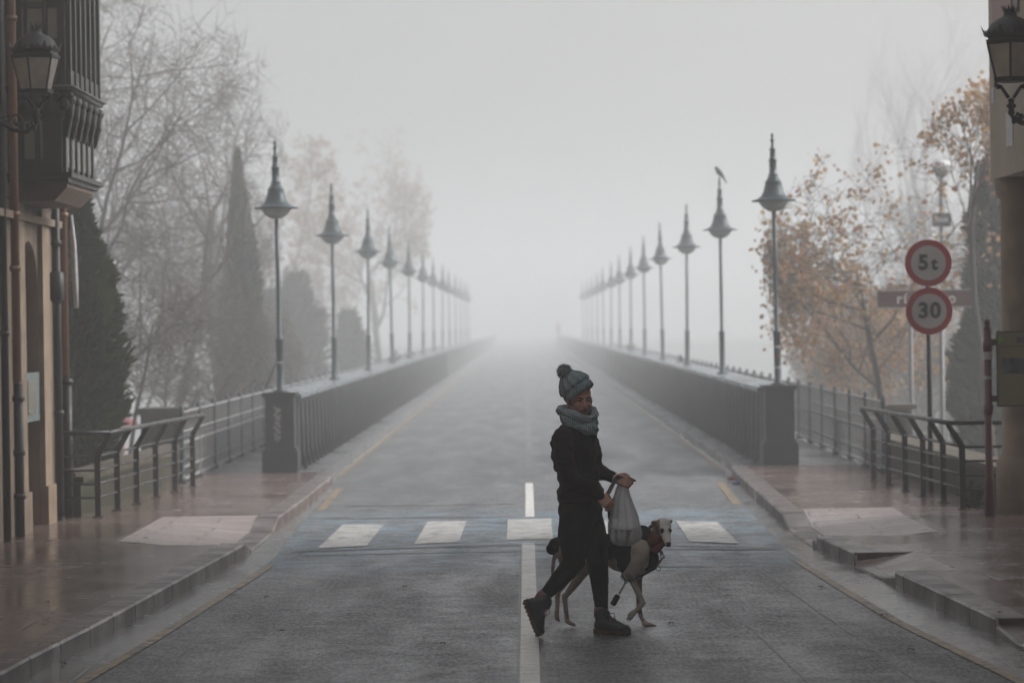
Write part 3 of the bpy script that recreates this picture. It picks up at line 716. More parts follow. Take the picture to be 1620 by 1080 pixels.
for c, s_, sz in ((c5, '5t', .27), (c3, '30', .3)):
    b = MB(); b.lathe([(rad,-.012),(rad+.003,0),(rad,.008)], c, 48, RXm); f = b.build('sign_face', M['sign_red'], root, False)
    b = MB(); b.lathe([(rad*.745,.009),(rad*.745,.012)], c, 48, RXm); b.build('white_disc', M['sign_white'], f)
    b = MB(); b.box((c.x-.1, c.y+.012, c.z-.02), (c.x+.1, c.y+.03, c.z+.02)); b.build('clamp', M['galv'], f)
    if s_ == '30': text('lettering', s_, .235, V((c.x, c.y-.016, c.z)), M['sign_black'], f, bold=.008, sp=1.12)
    else:
        text('lettering', '5', .225, V((c.x-.056, c.y-.016, c.z)), M['sign_black'], f, bold=.009); text('lettering', 't', .195, V((c.x+.064, c.y-.016, c.z-.012)), M['sign_black'], f, bold=.007)
BY = 41.0; c = at(1464.5, 472.5, BY); hw, hh = 78.5*BY/FPX, 14.5*BY/FPX
root = empty('river_sign', (c.x, BY, -2.6), 'brown river name sign with white lettering, partly behind the round 30 sign', 'sign')
b = MB(); b.cbox(c, (hw*2, .02, hh*2)); b.build('border', M['sign_white'], root)
b = MB(); b.cbox(c-V((0,.012,0)), (hw*2-.035, .006, hh*2-.035)); b.build('sign_face', M['sign_brown'], root)
text('lettering', 'río Ebro', .2, V((c.x, BY-.018, c.z)), mat('sign_letter_white', (.7,.68,.66), .5), root, bold=.006, sp=1.25)
for px in (1440, 1489):
    q = at(px, 500, BY); b = MB(); b.tube([(q.x, BY+.03, -2.7), (q.x, BY+.03, c.z+.1)], .035, 10); b.build('post', M['galv'], root, True)
GY = 50.0; c = at(1488, 263, GY)
root = empty('park_lamp', (c.x, GY, -2.6), 'slim pole lamp with a small white mushroom globe and a plate sign', 'lamp')
b = MB(); b.tube([(c.x, GY, -2.7), (c.x, GY, c.z-.14)], .045, 10); b.lathe([(.05,-.2),(.1,-.17),(.14,-.08),(.15,-.04)], c, 16); b.build('pole', M['galv'], root, True)
b = MB(); b.lathe([(.15,-.04),(.175,0),(.172,.04),(.14,.09),(.08,.12),(.01,.13)], c, 20); b.build('globe', mat('white_globe', (.8,.8,.8), .25), root, True)
q = at(1489, 348, GY-.08); b = MB(); b.cbox(q, (.33, .02, .24)); f = b.build('plate', M['iron'], root); b = MB(); b.cbox(q-V((0,.012,-.0)), (.22,.004,.07)); b.build('white_panel', M['sign_white'], f)
# information post
IY = 27.2; p0 = at(1563, 806, IY); p1 = at(1561, 505, IY); x = p1.x
root = empty('information_post', (x, IY, .12), 'wine-red post with white bands holding a cream information board', 'information post')
b = MB(); b.lathe([(.05,0),(.045,.35),(.038,.37),(.036,p1.z-.22)], (x, IY, .12), 16); b.lathe([(.036,0),(.02,.045),(.03,.055),(.032,.075),(.02,.1),(.004,.108)], (x, IY, p1.z-.1), 16)
for z in (1.02, 1.62): b.lathe([(.044,z-.05),(.046,z),(.044,z+.05)], (x, IY, .12), 16)
b.build('post', M['wine'], root, True)
for z, h in ((at(1561,562,IY).z, .078), (at(1561,597,IY).z, .03)):
    b = MB(); b.lathe([(.0385,-h/2),(.0385,h/2)], (x, IY, z), 16, cap=False); b.build('white_band', M['paper'], root, True)
ca = at(1576, 524, IY-.05); cb = at(1576, 643, IY-.05); pw = .5
b = MB()
for z in (1.78, 1.24): b.box((x+.03, IY-.02, z-.03), (ca.x+.02, IY+.02, z+.03))
b.build('bracket', M['wine'], root)
b = MB(); b.box((ca.x, IY-.03, cb.z), (ca.x+pw, IY+.03, ca.z)); f = b.build('board_frame', M['brown'], root)
M['cream'] = mat('cream_panel', (.27,.21,.1), .5, (.23,.2,.1), 3)
b = MB(); b.box((ca.x+.012, IY-.036, cb.z+.012), (ca.x+pw-.012, IY-.0305, ca.z-.012)); f = b.build('board_face', M['cream'], root)
b = MB(); zt = at(1580, 548, IY).z; b.box((ca.x+.03, IY-.0385, zt-.004), (ca.x+pw-.03, IY-.0365, zt+.004)); b.build('red_rule', M['redbrown'], f)
ph_ = mat('photo_print', (.035,.04,.045), .4, (.16,.17,.18), 9); qa = at(1583, 566, IY); qb = at(1583, 591, IY)
b = MB(); b.box((qa.x, IY-.039, qb.z), (qa.x+.32, IY-.0365, qa.z)); b.build('photo_print', ph_, f)
q = at(1581.5, 537, IY); grn = mat('green_sticker', (.2,.42,.03), .5)
b = MB(); b.lathe([(.03,.0),(.03,.003)], (q.x, IY-.037, q.z), 20, RXm); b.build('round_sticker', grn, f)
q = at(1610, 537, IY); b = MB(); b.box((q.x-.02, IY-.039, q.z-.03), (q.x+.05, IY-.0365, q.z+.03)); b.build('emblem', ph_, f)
# bird on the second right lamp
p = V((LX[1], 48.4, 1.14+3.33))
root = empty('perched_bird', p, 'grey bird perched on the tip of the second right lamp post', 'bird')
M['bird'] = mat('feathers', (.09,.095,.1), .7, (.05,.05,.055), 20)
sdf('body', [('c',[p+V((-.035,0,.13)),p+V((-.01,0,.1)),p+V((.05,0,.03))],[.035,.05,.03]),('e',p+V((-.05,-.0,.165)),(.032,.03,.03)),('c',[p+V((.05,0,.03)),p+V((.12,0,-.09))],[.022,.01]),('c',[p+V((-.078,0,.165)),p+V((-.105,0,.155))],[.009,.003]),('c',[p+V((0,-.015,.07)),p+V((0,-.012,0))],[.008,.006]),('c',[p+V((0,.015,.07)),p+V((0,.012,0))],[.008,.006])], M['bird'], root, .007, 3)
# distant red signal at the far end of the bridge
sgm = bpy.data.materials.new('red_signal_light'); sgm.use_nodes = True; q = sgm.node_tree.nodes['Principled BSDF']; q.inputs['Base Color'].default_value = (.3,.01,.01,1); q.inputs['Emission Color'].default_value = (1,.03,.03,1); q.inputs['Emission Strength'].default_value = 2
p = at(883, 514, 150); p.x = 2.35+.0
p = V((at(883,514,230).x, 230, at(883,514,230).z))
root = empty('traffic_signal', (p.x, 230, .12), 'far traffic signal with a faint red light at the end of the bridge', 'traffic light')
b = MB(); b.tube([(p.x,230.1,.0),(p.x,230.1,p.z+.3)], .05, 10); b.build('pole', M['black'], root, True)
b = MB(); b.box((p.x-.15,229.95,p.z-.65),(p.x+.15,230.09,p.z+.2)); b.build('housing', M['black'], root)
b = MB(); b.lathe([(.07,0),(.07,.012)], (p.x,229.949,p.z), 20, RXm); b.build('red_lens', sgm, root)
# small litter and leaves
q = ground(1170, 766); blue = mat('blue_wrapper', (.03,.07,.3), .4); ora = mat('orange_wrapper', (.4,.09,.05), .5)
sdf('crumpled_wrapper', [('e',q+V((.0,0,.02)),(.07,.05,.02)),('e',q+V((-.05,.02,.02)),(.03,.04,.025))], blue, None, .01, 2, .01, 30); tag(S.objects['crumpled_wrapper'], 'crumpled blue wrapper in the gutter by the kerb', 'litter')
q = ground(1160, 758); sdf('paper_scrap', [('e',q+V((0,0,.02)),(.08,.06,.025))], ora, None, .01, 2, .012, 30); tag(S.objects['paper_scrap'], 'faded orange paper scrap against the kerb beside the blue wrapper', 'litter')
rnd = random.Random(17); lm = mat('fallen_leaf', (.07,.035,.02), .6, (.12,.06,.025), 20)
spots = [ground(*p, z) for p, z in (((372,944),0),((420,947),0),((445,1000),0),((138,922),.12),((152,864),.12),((1506,899),.12),((1582,971),.12),((1440,1030),0),((1400,975),0),((100,1053),0),((700,1020),0),((1062,988),0),((640,930),0),((1300,930),0),((75,955),.12))]
for i, q in enumerate(spots):
    b = MB(); a = rnd.uniform(0, 6); s_ = rnd.uniform(.02, .035)
    vs = [q+V((math.cos(a+t)*s_*r_, math.sin(a+t)*s_*r_, .008+.012*(k % 2))) for k, (t, r_) in enumerate(((0,1.3),(.7,.6),(1.3,1),(2.2,.5),(3.1,.9),(4,.5),(4.9,1),(5.6,.6)))]
    b.add([q+V((0,0,.02))]+vs, [(0, 1+k, 1+(k+1) % 8) for k in range(8)])
    tag(b.build('fallen_leaf', lm), 'small dark wet leaf lying on the paving or road', 'leaf', 'fallen leaves')
# ------------------------------------------------------------------ trees
def wander(rnd, p, d, L, n, jit, lift):
    pts = [p.copy()]
    for k in range(n):
        d = (d+V((rnd.gauss(0, jit), rnd.gauss(0, jit), rnd.gauss(0, jit)+lift))).normalized()
        p = p+d*(L/n); pts.append(p.copy())
    return pts
def tree(name, base, label, seed, H, r0, levels, lean=(0,0,1), group=None, spread=.9, first=.25, leaf=None, nleaf=0, lsize=.07, jit=.12, lift=.05, kids=(7,6,6,5,4), bias=None, wood='bark', lfilter=None, lens=(.62,.55,.5,.5,.5), crown=None):
    rnd = random.Random(seed); root = empty(name, base, label, 'tree', group); big, fine, tips = MB(), MB(), []
    def grow(p, d, L, r, lv):
        n = (7, 6, 5, 4, 3, 3)[lv]; pts = wander(rnd, p, d, L, n, jit*(1+.25*lv), lift)
        if crown and lv:
            ok = [k for k, q in enumerate(pts) if sum(((q[i]-crown[0][i])/crown[1][i])**2 for i in range(3)) < 1+.25*mnoise.noise(q*.8)]
            cut = 1
            while cut < len(pts) and cut in ok: cut += 1
            if cut < 2: return
            pts = pts[:cut]; n = len(pts)-1
        rr = [r*(1-.75*k/n) if lv else r*(1-.55*k/n) for k in range(n+1)]; rr[-1] *= .6
        (big if lv < 2 else fine).tube(pts, rr, 10 if lv == 0 else 6 if lv == 1 else 4 if lv == 2 else 3, cap=lv < 2)
        if lv >= levels:
            tips.extend(pts[1:]); return
        if lv >= levels-1: tips.extend(pts[2:])
        for k in range(kids[lv]):
            t = (first if lv == 0 else .2)+(1-(first if lv == 0 else .2))*(k+rnd.random())/kids[lv]
            f = t*n; i = min(int(f), n-1); q = pts[i].lerp(pts[i+1], f-i); ax = (pts[i+1]-pts[i]).normalized()
            o = ax.orthogonal().normalized(); o.rotate(Matrix.Rotation(rnd.uniform(0, 2*math.pi), 3, ax))
            if bias and lv < 2: o = (o+V(bias)*rnd.uniform(.2, 1)).normalized()
            nd = (ax*(1-spread*.5)+o*spread*rnd.uniform(.7, 1.15)).normalized()
            grow(q, nd, L*lens[lv]*rnd.uniform(.75, 1.2)*(1.15-.5*t if lv == 0 else 1), max(r*(.5 if lv else .42)*(1-.4*t), .0055), lv+1)
    grow(V(base), V(lean).normalized(), H, r0, 0)
    big.build('trunk', M[wood], root, True); fine.build('crown', M['twig'], root)
    if leaf:
        kinds = leaf if isinstance(leaf, (list, tuple)) else [leaf]; mbs = [MB() for _ in kinds]
        for k in range(nleaf):
            q = rnd.choice(tips)+V((rnd.gauss(0,.07),)*1+(rnd.gauss(0,.07), rnd.gauss(0,.07)))
            if lfilter and not lfilter(q, rnd): continue
            s_ = lsize*rnd.uniform(.55, 1.25); E_ = Euler((rnd.uniform(0,6),rnd.uniform(0,6),rnd.uniform(0,6))).to_matrix()
            vs = [q+E_ @ V(v)*s_ for v in ((-.5,0,0),(-.15,.42,.08),(.15,.6,0),(.5,.1,.1),(.3,-.35,0),(-.2,-.45,.08))]
            mbs[rnd.randrange(len(kinds))].add(vs, [(0,1,2,3,4,5)])
        for m_, mb in zip(kinds, mbs): mb.build('leaves', M[m_], root)
    return root
def conifer(name, base, label, seed, H, rad, prof, n, ls, mname, group=None, lump=.35, lsc=1.0, wd=.28, fill=.35, tip=0):
    rnd = random.Random(seed); root = empty(name, base, label, 'tree', group); B = V(base)
    b = MB(); b.tube([B, B+V((0,0,H*.5)), B+V((0,0,H*.93))], [rad*.14+.05, rad*.09+.03, .02], 8); b.build('trunk', M['bark'], root, True)
    b = MB()
    def R_(t, a, y): return rad*prof(t)*(1+lump*mnoise.noise(V((math.cos(a)*1.6+seed, math.sin(a)*1.6, y*lsc)))+lump*.5*mnoise.noise(V((math.cos(a)*4, math.sin(a)*4+seed, y*lsc*3))))
    for k in range(n):
        t = rnd.random()**.85; a = rnd.uniform(0, 2*math.pi); y = t*H
        rr = R_(t, a, y)*(rnd.random()**fill)
        q = B+V((rr*math.cos(a), rr*math.sin(a), y)); s_ = ls*rnd.uniform(.5, 1.3)
        out = V((math.cos(a), math.sin(a), rnd.uniform(.1, 1.6)+tip*t**8)).normalized(); o = out.orthogonal().normalized(); o.rotate(Matrix.Rotation(rnd.uniform(0, 6), 3, out))
        b.add([q-o*s_*wd, q+o*s_*wd, q+out*s_+o*s_*wd*.4, q+out*s_*1.15, q+out*s_*.8-o*s_*wd*.7], [(0,1,2,3,4)])
    b.build('crown', M[mname], root)
    return root
def gz(x, y): return hgt(x, y)-.05
# left bank
def T(px, py, Y): q = at(px, py, Y); return (q.x, Y, gz(q.x, Y))
def CR(px, py, rx, rz_, Y): q = at(px, py, Y); return (q, (rx*Y/FPX, rx*Y/FPX*1.1, rz_*Y/FPX))
tree('bare_tree', T(172, 400, 50), 'tall bare tree with forked limbs just past the bay window', 11, 8.8, .16, 4, lean=(-.02,0,1), kids=(11,8,7,7), spread=.9, first=.3, bias=(.35,0,.1), crown=CR(228, 190, 212, 440, 50))
tree('bare_tree', T(228, 400, 60), 'leaning bare tree reaching over the hazy cypress', 23, 7.6, .12, 4, lean=(.06,0,1), kids=(11,8,7,7), spread=.85, first=.3, bias=(.2,0,.25), crown=CR(312, 250, 148, 310, 60))
tree('bare_tree', T(240, 400, 47), 'low spreading bare tree close behind the left guard rail', 31, 4.4, .07, 4, lean=(-.1,0,1), kids=(11,8,7,7), spread=1.1, first=.15, lift=.0, jit=.18, crown=CR(245, 470, 180, 230, 47))
tree('bare_tree', T(120, 400, 66), 'bare tree mostly hidden behind the dark timber bay window', 37, 9, .16, 3, lean=(.1,0,1), kids=(9,7,7), spread=.9, crown=CR(120, 250, 120, 420, 66))
tree('bare_tree', T(330, 400, 74), 'grey bare tree between the hazy cypress and the near bare trees', 41, 7.5, .12, 4, lean=(.0,0,1), kids=(10,8,7,6), spread=1.0, first=.15, crown=CR(300, 480, 170, 260, 74))
tree('faded_tree', T(565, 400, 120), 'broad pale tree dissolving in the fog behind the left lamp posts', 43, 12, .22, 4, lean=(-.03,0,1), kids=(12,8,7,5), spread=.75, first=.2, lift=.08, leaf='dryleaf', nleaf=9000, lsize=.085, crown=CR(562, 360, 118, 215, 120))
tree('faded_tree', T(475, 400, 104), 'second pale tree in the fog behind the nearest left lamp post', 47, 10, .18, 4, kids=(10,8,7,4), spread=.8, first=.2, leaf='dryleaf', nleaf=2500, lsize=.11, crown=CR(480, 380, 85, 190, 104))
q = at(112, 400, 33.5)
conifer('dark_conifer', (q.x, 33.5, -2.8), 'dense dark green conifer beside the corner of the stone building', 3, 6.5, .45, lambda t: (.78+.22*math.sin(t*11))*(1-t**4)**.5, 34000, .15, 'conifer', lump=.9, lsc=1.1)
q = at(378, 400, 57)
conifer('hazy_cypress', (q.x, 57, -2.8), 'slender pointed cypress greyed by fog left of the nearest left lamp post', 5, 8.3, .72, lambda t: (1-t)**.8, 20000, .14, 'conifer2', lump=.4, tip=5)
for px, topy, Y, rd, lab in ((470, 440, 84, 1.25, 'broad hazy evergreen behind the second left lamp post'), (552, 500, 92, .8, 'small rounded hazy evergreen behind the third left lamp post'), (425, 470, 78, 1.1, 'hazy evergreen bush just left of the nearest left lamp post')):
    q = at(px, topy, Y); z0 = gz(q.x, Y)
    conifer('hazy_evergreen', (q.x, Y, z0), lab, int(px), q.z-z0, rd, lambda t: (1-t**2)**.6*(.75+.25*(1-t)), 9000, .3, 'conifer2', lump=.8, lsc=.7, wd=.14, fill=.5)
M['thicket'] = leafmat('bare_thicket', (.1,.085,.075), (.06,.05,.045), 1.5)
bush = lambda t: (1-t**2.2)**.6*(.8+.2*(1-t))
def twigs(px, py, rx, rz_, Y, seed, lab, H=3.6):
    q = at(px, py, Y); z0 = gz(q.x, Y); cr = CR(px, py, rx, rz_, Y)
    top = q.z+rz_*Y/FPX
    return tree('leafless_thicket', (q.x, Y, z0), lab, seed, (top-z0)*.8, .05, 4, kids=(18,9,7,5), spread=1.05, first=.12, lift=.02, jit=.16, crown=(cr[0], (cr[1][0], cr[1][0]*1.2, max(cr[1][2], .1))), lens=(.62,.62,.55,.5), group='leafless thickets on the banks')
twigs(222, 530, 105, 150, 43, 101, 'dense leafless thicket just beyond the red umbrella')
twigs(325, 540, 110, 140, 48, 102, 'dense leafless thicket behind the left footway railing')
twigs(262, 470, 125, 190, 56, 103, 'tall leafless thicket rising above the nearer thickets on the left bank')
twigs(150, 560, 60, 110, 40, 108, 'leafless thicket squeezed between the dark conifer and the low wall')
twigs(405, 570, 80, 110, 56, 104, 'leafless thicket just left of the pedestal of the left parapet')
twigs(185, 400, 80, 170, 52, 105, 'leafless thicket half hidden by the dark conifer')
twigs(235, 440, 120, 190, 66, 106, 'dim leafless thicket farthest back on the left bank')
twigs(325, 470, 95, 170, 68, 107, 'dim leafless thicket in front of the hazy cypress')
# right bank
def lf(q, rnd):
    if q.z > 2.6 and rnd.random() < .45: return False
    d = mnoise.noise(q*.9)+.25*mnoise.noise(q*2.7); return d > -.02 or rnd.random() < .25
LV = dict(lfilter=lf)
tree('autumn_tree', T(1480, 400, 44), 'autumn tree holding scattered orange and yellow leaves behind the round signs', 61, 5.6, .08, 4, lean=(-.06,0,1), kids=(14,8,6,5), spread=1.0, first=.12, lift=.03, leaf=('autumn','autumn','autumn_red','dryleaf'), nleaf=6500, lsize=.078, bias=(-.25,0,.05), lens=(.85,.6,.5,.45), crown=CR(1412, 430, 215, 230, 44), **LV)
tree('autumn_tree', T(1565, 400, 40), 'taller autumn tree rising beside the tan building with sparse leaves', 67, 7.0, .08, 4, lean=(-.08,0,1), kids=(10,7,6,4), spread=.7, first=.3, lift=.08, leaf=('autumn','autumn_red'), nleaf=1900, lsize=.075, bias=(-.3,0,.2), crown=CR(1548, 275, 120, 150, 40), **LV)
tree('autumn_tree', T(1430, 400, 54), 'low russet tree beyond the right footway railing', 71, 4.6, .07, 4, lean=(-.1,0,1), kids=(11,8,6,4), spread=1.1, first=.1, lift=.0, leaf=('autumn','autumn_red','dryleaf'), nleaf=11000, lsize=.08, bias=(-.1,0,0), crown=CR(1420, 545, 190, 140, 54), **LV)
tree('bare_tree', T(1520, 400, 112), 'tall pale bare tree fading in fog beside the tan building', 73, 15.5, .2, 4, lean=(-.06,0,1), kids=(9,7,6,6), spread=.5, first=.3, lift=.1, jit=.07, crown=CR(1480, 180, 135, 420, 112))
tree('bare_tree', T(1430, 400, 100), 'fainter bare tree fading in fog behind the autumn leaves', 79, 9, .14, 4, lean=(0,0,1), kids=(10,8,6,6), spread=.8, first=.15, lift=.06, crown=CR(1430, 440, 190, 200, 100))
tree('russet_bush', T(1340, 400, 78), 'dim reddish brown thicket behind the autumn trees', 83, 4.6, .08, 4, lean=(0,0,1), kids=(11,8,6,6), spread=1.1, first=.08, lift=0, leaf=('dryleaf',), nleaf=5000, lsize=.1, crown=CR(1370, 560, 135, 110, 78))
M['twig_pink'] = leafmat('pinkish_twigs', (.16,.115,.105), (.1,.075,.07), 1.5)
twigs(1450, 480, 140, 190, 72, 111, 'tall pinkish leafless thicket in the fog behind the autumn trees')
twigs(1535, 400, 85, 240, 62, 112, 'slim pinkish leafless thicket beside the dark cypress on the right bank')
for k, (px, topy, Y, rd, lab) in enumerate(((1440, 470, 66, 1.6, 'dim leafless thicket behind the autumn tree and the river name sign'), (1345, 545, 72, 1.3, 'dim low leafless thicket left of the autumn tree'))):
    q = at(px, topy, Y); z0 = gz(q.x, Y)
    conifer('leafless_thicket', (q.x, Y, z0), lab, 60+k, q.z-z0, rd, bush, 6500, .55, 'thicket', 'leafless thickets on the banks', lump=.9, lsc=.8, wd=.022, fill=.65)
q = at(1578, 400, 43.5)
conifer('dark_conifer', (q.x, 43.5, -2.8), 'tapering dark green cypress behind the tan stone column', 9, 7.2, .98, lambda t: (1-t)**.55*(1-.15*t), 30000, .15, 'conifer', lump=.7, lsc=1.3)
# plants along the parapet
def weed(p, seed, h, label, m_, n=60):
    rnd = random.Random(seed); b = MB()
    for k in range(n):
        a = rnd.uniform(0, 6.28); rr = rnd.uniform(.0, h*.5); q = V(p)+V((rr*math.cos(a), rr*math.sin(a)*1.5, rnd.random()*h*(1-rr/h))); s_ = h*rnd.uniform(.1, .25)
        E_ = Euler((rnd.uniform(0,6),rnd.uniform(0,6),rnd.uniform(0,6))).to_matrix()
        b.add([q+E_ @ V(v)*s_ for v in ((-.6,0,0),(0,.35,.1),(.6,0,0),(0,-.35,.1))], [(0,1,2,3)])
        if k % 4 == 0: b.tube([V(p), q], .006, 3)
    tag(b.build('wild_plant', m_), label, 'plant', 'wild plants on walls and paving')
pl = M['conifer']
weed((LX[-1]-.1, 73, 1.14), 1, .32, 'weed growing on the left parapet by the fourth lamp post', pl); weed((LX[-1]-.1, 82, 1.14), 6, .3, 'weed growing on the left parapet beyond the fifth lamp post', pl)
weed((LX[1]+.1, 63.5, 1.14), 2, .22, 'small weed on the right parapet near the fourth lamp post', pl); weed((LX[1]+.05, 92, 1.14), 4, .36, 'dim weed on the right parapet far along the bridge', pl)
q = ground(160, 800, .12); weed(q, 5, .17, 'small plant with reddish leaves at the foot of the left guard rail', M['conifer'], 50)
q = ground(1548, 812, .12); weed(V((q.x+.1, 28.6, .1)), 7, .3, 'scrappy weeds at the foot of the rubble wall by the wine-red post', M['moss'], 80)
# ------------------------------------------------------------------ person with umbrella beyond the wall
UY = 58.0; top = at(195, 661, UY); gzz = gz(top.x, UY)
dark = mat('dark_coat', (.03,.03,.033), .8); M['cloth_red'] = mat('umbrella_red', (.36,.02,.025), .5, (.3,.018,.02), 4)
root = empty('umbrella', (top.x, UY, gzz), 'open red umbrella showing over the wall beside the stone pier', 'umbrella')
b = MB(); b.lathe([(.32,-.16),(.29,-.09),(.22,-.04),(.1,-.01),(.01,0)], top, 8, cap=False); b.build('canopy', M['cloth_red'], root, True)
b = MB(); b.tube([top+V((0,0,.04)), top-V((0,0,.75))], .008, 6); b.tube([top-V((0,0,.75)), top-V((-.02,0,.8)), top-V((-.05,0,.78))], .012, 6); b.build('shaft', M['black'], root)
bz = top.z-1.62; f0 = V((top.x-.12, UY+.02, 0))
root = empty('person', (f0.x, UY, bz), 'person in a dark coat walking under the red umbrella below street level', 'person')
def F(x, y, z): return V((f0.x+x, f0.y+y, bz+z))
skin = mat('skin', (.62,.36,.28), .5, (.54,.28,.21), 25)
sdf('body', [('e',F(0,0,1.38),(.075,.09,.11)),('c',[F(0,0,1.3),F(0,0,1.2)],[.05,.06]),('c',[F(0,0,1.15),F(0,0,.8)],[.14,.15]),('c',[F(0,-.08,.78),F(.05,-.08,.42),F(.0,-.08,.06),F(.12,-.08,.04)],[.08,.055,.04,.035]),('c',[F(0,.08,.78),F(-.08,.08,.42),F(-.2,.08,.08),F(-.1,.08,.04)],[.08,.055,.04,.035]),('c',[F(0,-.16,1.12),F(.03,-.18,.85),F(.1,-.1,.88)],[.05,.04,.03]),('c',[F(0,.16,1.12),F(.05,.16,.88),F(.14,.05,.87)],[.05,.04,.03])], skin, root, .014, 4)
sdf('coat', [('c',[F(0,-.1,1.14),F(0,-.12,.6)],[.12,.14]),('c',[F(0,.1,1.14),F(0,.12,.6)],[.12,.14]),('c',[F(0,-.17,1.12),F(.03,-.19,.85),F(.08,-.12,.88)],[.065,.055,.045]),('c',[F(0,.17,1.12),F(.05,.17,.88),F(.1,.08,.88)],[.065,.055,.045])], dark, root, .015, 4)
for s_ in (0,):
    b = MB(); b.sphere(F(-.01,0,1.42), (.085,.098,.09)); b.build('hair', M['black'], root, True)
b = MB(); b.box((f0.x-.8, UY-.8, gzz-.1), (f0.x+.8, UY+.8, bz)); o = b.build('path', M['moss2']); tag(o, kind='structure')
# ------------------------------------------------------------------ the woman
WY = 18.35
def P(px, py, dy=0.): return at(px, py, WY+dy)
def knit(name, col, col2, sc, rings=True):
    m = mat(name, col, .85, col2, 12); n, l = N(m); b = n['Principled BSDF']; b.inputs['Specular IOR Level'].default_value = .15
    tc = n.new('ShaderNodeTexCoord'); wv = n.new('ShaderNodeTexWave'); wv.inputs['Scale'].default_value = sc; wv.inputs['Distortion'].default_value = 3; wv.inputs['Detail'].default_value = 2; wv.inputs['Detail Scale'].default_value = 3
    l.new(tc.outputs['Object'], wv.inputs[0]); bp = n.new('ShaderNodeBump'); bp.inputs['Strength'].default_value = .8; bp.inputs['Distance'].default_value = .006
    g = tex(n, l, tc.outputs['Object'], 160, 3, .6)
    l.new(nmath(n, l, 'ADD', wv.outputs['Fac'], g), bp.inputs['Height']); l.new(bp.outputs[0], b.inputs['Normal'])
    return m
kn = knit('teal_knit', (.42,.5,.52), (.3,.4,.43), 22); pomm = mat('pompom_wool', (.5,.55,.56), .95, (.4,.46,.48), 60)
jk = mat('jacket_cloth', (.0095,.0075,.0075), .8, (.015,.011,.011), 18, .35, bscale=260, spec=.2); jk.node_tree.nodes['Principled BSDF'].inputs['Sheen Weight'].default_value = .25; jk.node_tree.nodes['Principled BSDF'].inputs['Sheen Tint'].default_value = (.25,.18,.17,1)
lg = mat('leggings_cloth', (.0055,.0055,.006), .8, spec=.2)
feet = P(955, 1004)
woman = empty('person', (feet.x, WY, 0), 'woman in teal bobble hat, snood and dark jacket striding across the road', 'person')
YAW = R(17)                                          # the face turned from the camera towards the walking direction
H0 = P(917.5, 632, 0); HR = Matrix.Rotation(YAW, 3, 'Z') @ Matrix.Rotation(R(5), 3, 'X')
def HL(x, y, z): return H0+HR @ V((x, y, z))
def hand(w_, palm_d, side_d, spec, r=.0085):
    """prims of a hand: wrist point, direction of the palm, direction across the knuckles, finger curls."""
    d = V(palm_d).normalized(); s_ = V(side_d); s_ = (s_-d*s_.dot(d)).normalized(); nrm = d.cross(s_).normalized(); out = []
    w_ = V(w_)
    for k, o in enumerate((-.027,-.009,.009,.027)):
        out.append(('c', [w_+s_*o*.55, w_+d*.075+s_*o], [.0165,.0125]))
    for k, o in enumerate((-.029,-.0098,.0098,.028)):
        L = (.062,.075,.07,.055)[k]; p = w_+d*.078+s_*o; pts = [p]; a = 0; rr = [r*1.08]
        for j, f in enumerate((.45,.32,.23)):
            a += spec[k][j]; dd = d*math.cos(a)+nrm*math.sin(a); p = p+dd*L*f*1.02; pts.append(p); rr.append(r*(1-.1*j))
        out.append(('c', pts, rr))
    t0 = w_+d*.022-s_*.028; td = (d*.55-s_*.6+nrm*spec[4]).normalized(); t1 = t0+td*.032; td2 = (d*.8-s_*.1+nrm*spec[4]*1.4).normalized(); t2 = t1+td2*.028; td3 = (d*.75+s_*.35+nrm*spec[4]*1.2).normalized()
    out.append(('c', [t0, t1, t2, t2+td3*.022], [.014,.011,.0095,.008])); return out
RH = P(948, 783, -.2); LH = P(973.5, 756.5, .0)
hand_r = hand(RH, (.62,-.15,-.62), (-.35,-.3,-.6), [(.5,.9,.6),(.6,1.0,.7),(.65,1.05,.7),(.6,1.0,.6),.5])
hand_l = hand(LH, (.8,-.25,-.22), (.1,-.35,-.9), [(.45,.5,.4),(.6,.9,.6),(.7,1.0,.7),(.7,1.0,.7),.55])
pr = [('e', HL(0,.012,.03), (.074,.09,.098), HR), ('e', HL(0,-.03,-.035), (.056,.058,.068), HR), ('e', HL(0,-.052,-.083), (.03,.03,.026), HR),
 ('e', HL(0,-.02,-.06), (.052,.055,.05), HR),
 ('e', HL(.034,-.062,-.026), (.024,.022,.024), HR), ('e', HL(-.034,-.062,-.026), (.024,.022,.024), HR),
 ('c', [HL(-.042,-.07,.024), HL(0,-.083,.022), HL(.042,-.07,.024)], [.009,.011,.009]),
 ('c', [HL(0,-.084,.014), HL(0,-.100,-.012), HL(0,-.108,-.028)], [.007,.009,.0115]), ('e', HL(.012,-.094,-.031), (.008,.009,.007), HR), ('e', HL(-.012,-.094,-.031), (.008,.009,.007), HR),
 ('c', [HL(-.016,-.085,-.058), HL(0,-.091,-.057), HL(.016,-.085,-.058)], [.0075,.009,.0075]),
 ('e', HL(.077,.01,-.012), (.01,.018,.03), HR), ('e', HL(-.077,.01,-.012), (.01,.018,.03), HR),
 ('c', [HL(0,.03,-.04), P(909,668,0), P(906,690,0)], [.055,.05,.07]),
 ('c', [P(908,700,0), P(912,740,0), P(915,785,0)], [.11,.1,.12]),
 ('c', [P(890,690,-.15), P(897,752,-.2), RH], [.045,.036,.025]), ('c', [P(926,692,.14), P(937,742,.17), LH], [.045,.036,.024]),
 ('c', [P(918,800,-.07), P(916,885,-.06), P(861,942,-.06), P(853,958,-.06)], [.07,.05,.032,.032]),
 ('c', [P(921,800,.08), P(945,885,.07), P(950,955,.06), P(951,975,.06)], [.07,.05,.032,.032])]
sdf('body', pr+hand_r+hand_l, skin, woman, .0048, 2)
